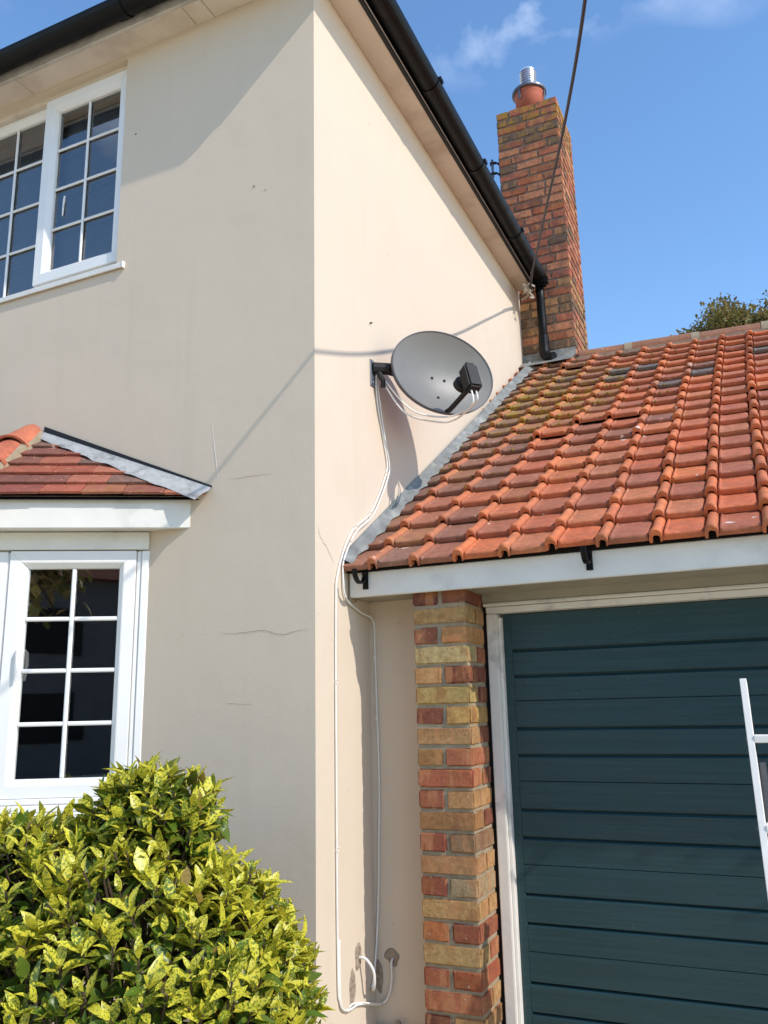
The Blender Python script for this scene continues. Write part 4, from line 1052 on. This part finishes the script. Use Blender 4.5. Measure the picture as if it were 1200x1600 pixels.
cable([LP2, LP2 + Vector((0.0, 0.0, -0.07)), under1 + Vector((0.03, 0.0, -0.035)), under1 + Vector((-0.06, 0, -0.03)), under2 + Vector((-0.05, 0, -0.06)), (0.05, 0.57, 3.045), (0.022, 0.565, 3.10), (0.014, 0.572, 3.04),
       (ux + .006, 0.600, 2.95), (ux + .005, 0.648, 2.80), (ux + .004, 0.688, 2.70), (ux + .004, 0.672, 2.64), (ux + .003, 0.580, 2.51), (ux + .003, 0.485, 2.41), (ux + .003, 0.345, 2.325), (ux + .003, 0.275, 2.26), (ux + .002, 0.215, 2.17), (0.010, 0.212, 2.09), (0.010, 0.222, 2.045), (0.012, 0.262, 2.012), (0.012, 0.36, 1.985),
       (0.016, uy - 0.02, 1.97), (0.022, uy, 1.94), (0.024, uy, 1.85), (0.026, uy, 1.70), (0.031, uy, 1.45), (0.032, uy, 1.28), (0.026, uy, 1.10), (0.020, uy, 0.90), (0.010, uy - 0.004, 0.72), (0.007, uy - 0.03, 0.60), (0.007, uy - 0.05, 0.57)],
      0.0042, 'white coax cable hanging down the recess beside the brick pier', [((0.024, uy, 1.80), FN), ((0.028, uy, 1.56), FN), ((ux + .003, 0.275, 2.26), SN)])
cable([(0.002, 0.322, 0.700), (0.03, 0.325, 0.695), (0.055, 0.335, 0.655), (0.050, 0.35, 0.60), (0.02, 0.40, 0.57), (0.012, 0.43, 0.565)], 0.0055, 'short white cable loop poking out of the broken render', [])
cable([(0.073, YW + 0.01, 0.668), (0.073, YW - 0.014, 0.655), (0.072, YW - 0.012, 0.60), (0.062, YW - 0.010, 0.55), (0.040, YW - 0.008, 0.515), (0.016, YW - 0.02, 0.505), (0.009, 0.40, 0.52), (0.008, 0.30, 0.548), (0.008, 0.225, 0.552), (0.008, 0.17, 0.575), (0.008, 0.157, 0.63), (0.008, 0.154, 0.80)], 0.0045,
      'white cable curving from the hole in the recess wall', [])
# broken render patches around the cable holes
def patch(name, c, ex, ez, nrm, mt, parent, thick=0.004):
    m = MB(); n = 18; nv = Vector(nrm); sd = nv.cross(Vector((0, 0, 1))).normalized(); c = Vector(c)
    ring = [];
    for k in range(n):
        g = 2 * pi * k / n; rr = 1 + 0.35 * noise.noise(Vector((cos(g) * 1.6 + c.y * 9, sin(g) * 1.6, c.z * 5)))
        ring.append(c + sd * (ex * rr * cos(g)) + Vector((0, 0, ez * rr * sin(g))))
    vs = [q for q in ring] + [c + (q - c) * 0.82 + nv * thick for q in ring] + [c + (q - c) * 0.4 + nv * (thick * 0.5) for q in ring] + [c + nv * thick * 0.2]
    fs = []
    for lv in range(2):
        for k in range(n): fs.append((lv * n + k, lv * n + (k + 1) % n, (lv + 1) * n + (k + 1) % n, (lv + 1) * n + k))
    fs += [(2 * n + k, 2 * n + (k + 1) % n, 3 * n) for k in range(n)]
    m.add(vs, fs); return m.build(name, mt, parent, fix=True)
patch('broken_render', (0.0005, 0.268, 0.612), 0.024, 0.065, SN, RUBBLE, wall); patch('broken_render', (0.0005, 0.318, 0.705), 0.026, 0.048, SN, RUBBLE, wall)
patch('broken_render', (0.073, YW - 0.0005, 0.672), 0.034, 0.030, FN, RUBBLE, gwall)
patch('broken_render', (0.012, YW - 0.0005, 0.60), 0.02, 0.06, FN, RUBBLE, gwall)

# overhead telephone wire, tied to the eaves and running out over the drive
cab = [(0.150, 3.16, 4.735), (0.20, 2.95, 4.70), (0.40, 2.31, 4.535), (0.645, 1.53, 4.335), (0.98, 0.54, 4.17), (1.235, -0.27, 4.09), (1.62, -1.6, 4.06), (2.2, -3.6, 4.20), (3.6, -8.5, 5.0), (5.6, -15.5, 6.9)]
tw_ = thing('telephone_wire', 'dark overhead wire slanting from the eaves across the sky', 'wire', (0.15, 3.16, 4.735))
m = MB(); m.tube(smooth_path(cab, 8), 0.0075, 8); m.build('line', WIRE, tw_, smooth=True)
m = MB(); m.tube(smooth_path([Vector(cab[0]) + Vector((-0.01, 0.0, 0.01)), Vector(cab[0]).lerp(Vector(cab[1]), 0.6) + Vector((0, 0, 0.012)), Vector(cab[1]).lerp(Vector(cab[2]), 0.25) + Vector((0, 0, 0.010))], 6), 0.010, 7); m.build('dead_end_grip', mat('grip_grey', S(92, 88, 84), 0.7), tw_)
m = MB(); rr = random.Random(3)
for i in range(9):
    p0 = Vector((0.125 + rr.uniform(-.03, .03), 3.15 + rr.uniform(-.04, .04), 4.735 + rr.uniform(-.03, .03)))
    m.tube(smooth_path([p0, p0 + Vector((rr.uniform(-.04, .04), rr.uniform(-.05, .05), rr.uniform(-.04, .03))), p0 + Vector((rr.uniform(-.05, .03), rr.uniform(-.05, .05), rr.uniform(-.07, .01)))], 4), 0.008, 6)
m.build('rope_knot', ROPE, tw_)
m = MB(); m.tube([(0.09, 3.17, 4.80), (0.10, 3.165, 4.74), (0.135, 3.155, 4.725)], 0.012, 8); m.lathe([(0.022, -0.025), (0.026, 0), (0.022, 0.025)], (0.115, 3.16, 4.745), 10); m.build('insulator', FILLER, tw_)

# ================================================================== LADDER
lad = thing('stepladder', 'aluminium stepladder standing in front of the green garage door', 'ladder', (1.6, 0.1, 0))
LT = Vector((1.437, 0.12, 1.657)); LB = Vector((1.478, -0.42, 0.0)); LW = 0.34
def rail(mt, a, b, w, d, nm, bev=0.003):
    ax = (b - a).normalized(); lx = Vector((1, 0, 0)); lx = (lx - ax * lx.dot(ax)).normalized(); ly = ax.cross(lx)
    M = Matrix(((lx.x, ly.x, ax.x, a.x), (lx.y, ly.y, ax.y, a.y), (lx.z, ly.z, ax.z, a.z), (0, 0, 0, 1)))
    m = MB(); m.box(-w, w, -d, d, 0, (b - a).length, M); return m.build(nm, mt, lad, bev)
for x in (0.0, LW):
    o_ = Vector((x, 0, 0)); rail(ALU, LB + o_, LT + o_, 0.0098, 0.027, 'stile', 0.0015)
    rail(BLACKM, LB + o_ - Vector((0, 0, 0.0)), LB.lerp(LT, 0.03) + o_, 0.0115, 0.031, 'foot')
    h_ = LB.lerp(LT, 0.86) + o_ + Vector((0.022 if x == 0 else -0.022, 0.03, 0)); f_ = Vector((h_.x + (0.012 if x == 0 else -0.012), 0.40, 0.0))
    rail(GALV, f_, h_, 0.010, 0.014, 'rear_leg')
t = 0.905
while t > 0.1:
    c_ = LB.lerp(LT, t); m = MB(); m.box(c_.x + 0.009, c_.x + LW - 0.009, c_.y - 0.035, c_.y + 0.035, c_.z - 0.022, c_.z); m.build('tread', ALU, lad, 0.003); t -= 0.145
    for dy_ in (-0.018, 0.012):
        m = MB(); m.lathe([(0.005, 0), (0.005, 0.003), (0.003, 0.0045)], (0, 0, 0), 8, Matrix.Translation((c_.x - 0.0098, c_.y + dy_, c_.z - 0.011)) @ Matrix.Rotation(-pi / 2, 4, 'Y')); m.build('rivet', GALV, lad)
        m = MB(); m.box(c_.x + 0.0099, c_.x + 0.0125, c_.y - 0.03, c_.y + 0.03, c_.z - 0.045, c_.z - 0.0225); m.build('tread_bracket', GALV, lad)
for t in (0.25, 0.6):
    c_ = Vector((1.48, 0.40, 0)).lerp(LB.lerp(LT, 0.86), t); m = MB(); m.tube([(c_.x + 0.03, c_.y + 0.02, c_.z), (c_.x + LW - 0.03, c_.y + 0.02, c_.z)], 0.009, 8); m.build('rear_brace', GALV, lad)

# ================================================================== PLANTS
def leaf_geo(L_, W_, fold, curl, seed):
    """lance-shaped leaf along +y, folded on its midrib and curling at the tip"""
    rs = random.Random(seed); st = [0.0, 0.12, 0.3, 0.5, 0.7, 0.87, 1.0]; wd = [0.05, 0.45, 0.88, 1.0, 0.78, 0.38, 0.02]
    vs, fs, uv = [], [], []
    for i, (t, w) in enumerate(zip(st, wd)):
        y = L_ * t; z = -curl * L_ * t * t + 0.02 * L_ * sin(t * 5 + seed); hw = W_ * 0.5 * w
        tooth = 1 + (0.10 if i in (3, 4, 5) and rs.random() < 0.6 else 0)
        vs += [(-hw * tooth, y, z + hw * fold), (0, y, z), (hw * tooth, y, z + hw * fold)]
        uv += [(0.5 - 0.5 * w, t * 2.2), (0.5, t * 2.2), (0.5 + 0.5 * w, t * 2.2)]
    for i in range(len(st) - 1):
        fs += [(3 * i, 3 * i + 1, 3 * i + 4, 3 * i + 3), (3 * i + 1, 3 * i + 2, 3 * i + 5, 3 * i + 4)]
    return vs, fs, uv
def leaf_mesh(name, items, material):
    """items: list of (geo, matrix or None, tint, uvoffset)"""
    vs, fs, uvs, tint = [], [], [], []
    for (g, M, t, uo) in items:
        k = len(vs)
        for p_ in g[0]: vs.append(tuple(M @ Vector(p_)) if M else p_)
        fs += [tuple(i + k for i in f) for f in g[1]]
        uvs += [(u + uo[0], v + uo[1]) for (u, v) in g[2]]; tint += [t] * len(g[0])
    me = bpy.data.meshes.new(name); me.from_pydata(vs, [], fs); me.update()
    ul = me.uv_layers.new(name='leaf'); li = [0] * len(me.loops); me.loops.foreach_get('vertex_index', li)
    ul.data.foreach_set('uv', [c_ for i in li for c_ in uvs[i]])
    ca = me.color_attributes.new('tint', 'FLOAT_COLOR', 'POINT'); ca.data.foreach_set('color', [c_ for t in tint for c_ in (t[0], t[1], 0, 1)])
    me.materials.append(material); me.polygons.foreach_set('use_smooth', [True] * len(me.polygons)); return me

shrub = thing('laurel_bush', 'yellow variegated spotted laurel bush growing in front of the bay window', 'bush', (-0.35, -0.65, 0))
LOBES = [((-0.24, -0.68, 0.72), (0.58, 0.42, 0.53)), ((-0.80, -0.66, 0.74), (0.55, 0.42, 0.52)), ((-0.20, -0.62, 1.28), (0.21, 0.17, 0.155)),
         ((0.02, -0.66, 0.74), (0.30, 0.30, 0.42)), ((-1.25, -0.80, 0.70), (0.45, 0.35, 0.50)), ((-0.52, -0.72, 0.99), (0.42, 0.34, 0.30)), ((-0.85, -0.72, 1.02), (0.35, 0.32, 0.26))]
rs = random.Random(11)
def in_lobes(p_, shrink=0.93, skip=-1):
    for i, (c_, r_) in enumerate(LOBES):
        if i == skip: continue
        if sum(((p_[k] - c_[k]) / (r_[k] * shrink)) ** 2 for k in range(3)) < 1: return True
    return False
GEOS = [leaf_geo(1.0, rs.uniform(0.36, 0.50), rs.uniform(0.15, 0.6), rs.uniform(-0.1, 0.5), s) for s in range(10)]
leaves = []      # (matrix, geo index, tint, score)
stems = MB()
tries = 0; shoots = []
while len(shoots) < 2100 and tries < 40000:
    tries += 1
    i = rs.choices(range(len(LOBES)), [r_[0] * r_[2] + 0.02 for (_, r_) in LOBES])[0]; c_, r_ = LOBES[i]
    th = rs.uniform(0, 2 * pi); cz = rs.uniform(-0.75, 1); sq = sqrt(1 - cz * cz)
    d = Vector((sq * cos(th), sq * sin(th), cz)); dep = rs.choice([1, 1, 1, 0.97, 0.93, 0.88])
    bump = 1 + 0.10 * noise.noise(d * 3.1 + Vector((i * 5, 0, 0)))
    p_ = Vector((c_[0] + r_[0] * d.x * dep * bump, c_[1] + r_[1] * d.y * dep * bump, c_[2] + r_[2] * d.z * dep * bump))
    if p_.z < 0.12 or in_lobes(p_, 0.9 * dep, i) or p_.y > -0.09: continue
    if any((p_ - q).length < 0.029 for q, _, _ in shoots): continue
    nrm = Vector((d.x / r_[0], d.y / r_[1], d.z / r_[2])).normalized()
    shoots.append((p_, nrm, dep))
for (p_, nrm, dep) in shoots:
    ax = (nrm * 0.75 + Vector((rs.uniform(-.3, .3), rs.uniform(-.3, .3), 0.75 + rs.uniform(-.1, .2)))).normalized()
    young = dep > 0.93
    stems.tube([p_ - ax * 0.20, p_ - ax * 0.1, p_], [0.004, 0.0035, 0.003], 5)
    nl = rs.randint(6, 9); ph = rs.uniform(0, 6.28); a0 = ax.orthogonal().normalized(); b0 = ax.cross(a0)
    vig = rs.uniform(0.75, 1.2)
    for k in range(nl):
        g = ph + k * 2.4; tier = k / nl
        spread = radians(16 + 58 * tier + rs.uniform(-14, 16))
        out = (a0 * cos(g) + b0 * sin(g))
        ydir = (ax * cos(spread) + out * sin(spread)).normalized()
        zdir = (ax * sin(spread) - out * cos(spread)).normalized(); zdir = (zdir + Vector((0, 0, 0.2))).normalized(); xdir = ydir.cross(zdir).normalized(); zdir = xdir.cross(ydir)
        ln = (0.030 + 0.042 * rs.random() + 0.012 * tier) * vig
        base = p_ - ax * (0.055 * tier) + out * 0.004
        M = Matrix(((xdir.x * ln, ydir.x * ln, zdir.x * ln, base.x), (xdir.y * ln, ydir.y * ln, zdir.y * ln, base.y), (xdir.z * ln, ydir.z * ln, zdir.z * ln, base.z), (0, 0, 0, 1)))
        yl = (0.19 if young else 0.0) + 0.12 * max(0, nrm.z) - 0.16 * tier + rs.uniform(-0.17, 0.13)
        yl = min(yl, 0.13 + 0.05 * rs.random())
        brown = 0.85 if rs.random() < 0.022 else (rs.uniform(0, 0.14))
        view = (CAM_POS - base).normalized()
        dist = (CAM_POS - base).length
        fr_ = (base - CAM_POS).dot(fw); px_ = 600 + FPX * (base - CAM_POS).dot(rt) / fr_; py_ = 800 - FPX * (base - CAM_POS).dot(up) / fr_
        vis = nrm.dot(view) > 0.25 and young and -10 < px_ < 600 and py_ < 1600
        score = (ln * abs(zdir.dot(view)) / dist) * (1 if vis else 0.01) + (0.004 if (vis and nrm.z > 0.6) else 0)
        leaves.append((M, rs.randrange(10), (yl, brown), score))
# older inner leaves
for i in range(1500):
    L_ = rs.choice(LOBES); c_, r_ = L_
    d = Vector((rs.gauss(0, 1), rs.gauss(0, 1), rs.gauss(0, 1))).normalized() * rs.uniform(0.55, 0.88)
    p_ = Vector((c_[0] + r_[0] * d.x, c_[1] + r_[1] * d.y, c_[2] + r_[2] * d.z))
    if p_.z < 0.1 or p_.y > -0.08: continue
    E_ = (Vector((rs.uniform(-1, 1), rs.uniform(-1, 1), rs.uniform(-0.6, 1)))).to_track_quat('Y', 'Z').to_matrix().to_4x4()
    leaves.append((Matrix.Translation(p_) @ E_ @ Matrix.Scale(rs.uniform(0.06, 0.10), 4), rs.randrange(10), (-0.13 + rs.uniform(-.05, .08), rs.uniform(0, 0.3)), 0))
leaves.sort(key=lambda t: -t[3])
VAR = {}
for (M, gi, tint, sc_) in leaves[:300]:
    key = (gi, round(tint[0] / 0.04), tint[1] > 0.5)
    if key not in VAR: VAR[key] = leaf_mesh('leaf', [(GEOS[gi], None, (tint[0], tint[1]), (rs.uniform(0, 9), rs.uniform(0, 9)))], LEAF)
    o = bpy.data.objects.new('leaf', VAR[key]); COL.objects.link(o); o.parent = shrub; o.matrix_parent_inverse = shrub.matrix_world.inverted(); o.matrix_basis = M
me = leaf_mesh('foliage', [(GEOS[gi], M, t, (rs.uniform(0, 90), rs.uniform(0, 90))) for (M, gi, t, _) in leaves[300:]], LEAF)
o = obj('foliage', me, None, shrub); o.matrix_parent_inverse = shrub.matrix_world.inverted(); tag(o, kind='stuff')
for k in range(14):
    q = Vector((-0.45 + rs.uniform(-.12, .12), -0.66 + rs.uniform(-.06, .06), 0)); c_, r_ = rs.choice(LOBES)
    e_ = Vector((c_[0] + rs.uniform(-.2, .2) * r_[0], c_[1] + rs.uniform(-.2, .2) * r_[1], c_[2] + 0.1 * r_[2])); stems.tube(smooth_path([q, q.lerp(e_, .5) + Vector((0, 0, .08)), e_], 4), 0.012, 6)
tag(stems.build('stems', BARK, shrub), kind='stuff')

def tree(name, label, base, height, crown_c, crown_r, nleaf, lsize, seed, leafmat=TREELEAF):
    rs = random.Random(seed); t = thing(name, label, 'tree', base); b = Vector(base); cc = Vector(crown_c)
    m = MB(); m.tube(smooth_path([b, b.lerp(cc, 0.5) + Vector((.1, 0, 0)), cc + Vector((0, 0, crown_r[2] * .5))], 5), [0.24 - 0.2 * i / 10 for i in range(11)], 9); m.build('trunk', BARK, t, smooth=True)
    items = []; bm_ = MB(); subs = []
    for i in range(230):
        d = Vector((rs.gauss(0, 1), rs.gauss(0, 1), rs.gauss(0, 0.9))).normalized() * rs.uniform(0.45, 0.95)
        subs.append((cc + Vector((d.x * crown_r[0], d.y * crown_r[1], d.z * crown_r[2])), rs.uniform(0.14, 0.30) * min(crown_r)))
        bm_.tube(smooth_path([cc - Vector((0, 0, crown_r[2] * .3)), cc.lerp(subs[-1][0], .6), subs[-1][0]], 3), 0.018, 5)
    g = ([(0, 0, 0), (-0.27, 0.45, 0.06), (0, 1.0, -0.05), (0.27, 0.45, 0.06)], [(0, 3, 2), (0, 2, 1)], [(0.5, 0), (0, 1), (0.5, 2.2), (1, 1)])
    for i in range(nleaf):
        c_, r_ = rs.choice(subs); d = Vector((rs.gauss(0, .5), rs.gauss(0, .5), rs.gauss(0, .42)))
        if d.length > 0.9: d *= 0.85 / d.length * rs.random()
        E_ = Vector((rs.uniform(-1, 1), rs.uniform(-1, 1), rs.uniform(-1, 1))).to_track_quat('Y', 'Z').to_matrix().to_4x4()
        items.append((g, Matrix.Translation(c_ + d * r_ * 0.95) @ E_ @ Matrix.Scale(lsize * rs.uniform(.7, 1.3), 4), (rs.uniform(-.2, .2), 0.8 * rs.random() ** 3), (rs.uniform(0, 90), rs.uniform(0, 90))))
    o = obj('crown', leaf_mesh('crown', items, leafmat), None, t); o.matrix_parent_inverse = t.matrix_world.inverted()
    bm_.build('branches', BARK, t)
    return t
tree('tree', 'bushy autumnal tree rising behind the garage ridge', (2.5, 13.6, 0), 9, (2.25, 13.2, 7.05), (2.55, 2.0, 2.1), 110000, 0.088, 5)
# street behind the camera, seen only as reflections in the glass
tree('tree', 'dark leafy tree across the drive reflected in the bay window panes', (0.2, -10.5, 0), 8, (0.2, -10.5, 5.0), (2.4, 2.2, 2.2), 3500, 0.26, 9)
nb_ = thing('neighbouring_house', 'house across the road seen only in window reflections', 'house', (3, -20, 0))
B('wall', mat('far_brick', S(92, 94, 98), 0.9, 0.2, var=0.15, vscale=2), nb_, (-6, 14, -28, -20, 0, 5.2))
m = MB(); m.prism([(-28.5, 5.2), (-19.5, 5.2), (-24, 8.6)], -6.4, 14.4, ax='x'); m.build('roof', ROOFM, nb_)
for x in (-4, -0.5, 3, 7, 10.5):
    for z in (0.9, 3.2):
        w_ = B('window', DARKROOM, nb_, (x, x + 1.6, -20.02, -19.96, z, z + 1.3));
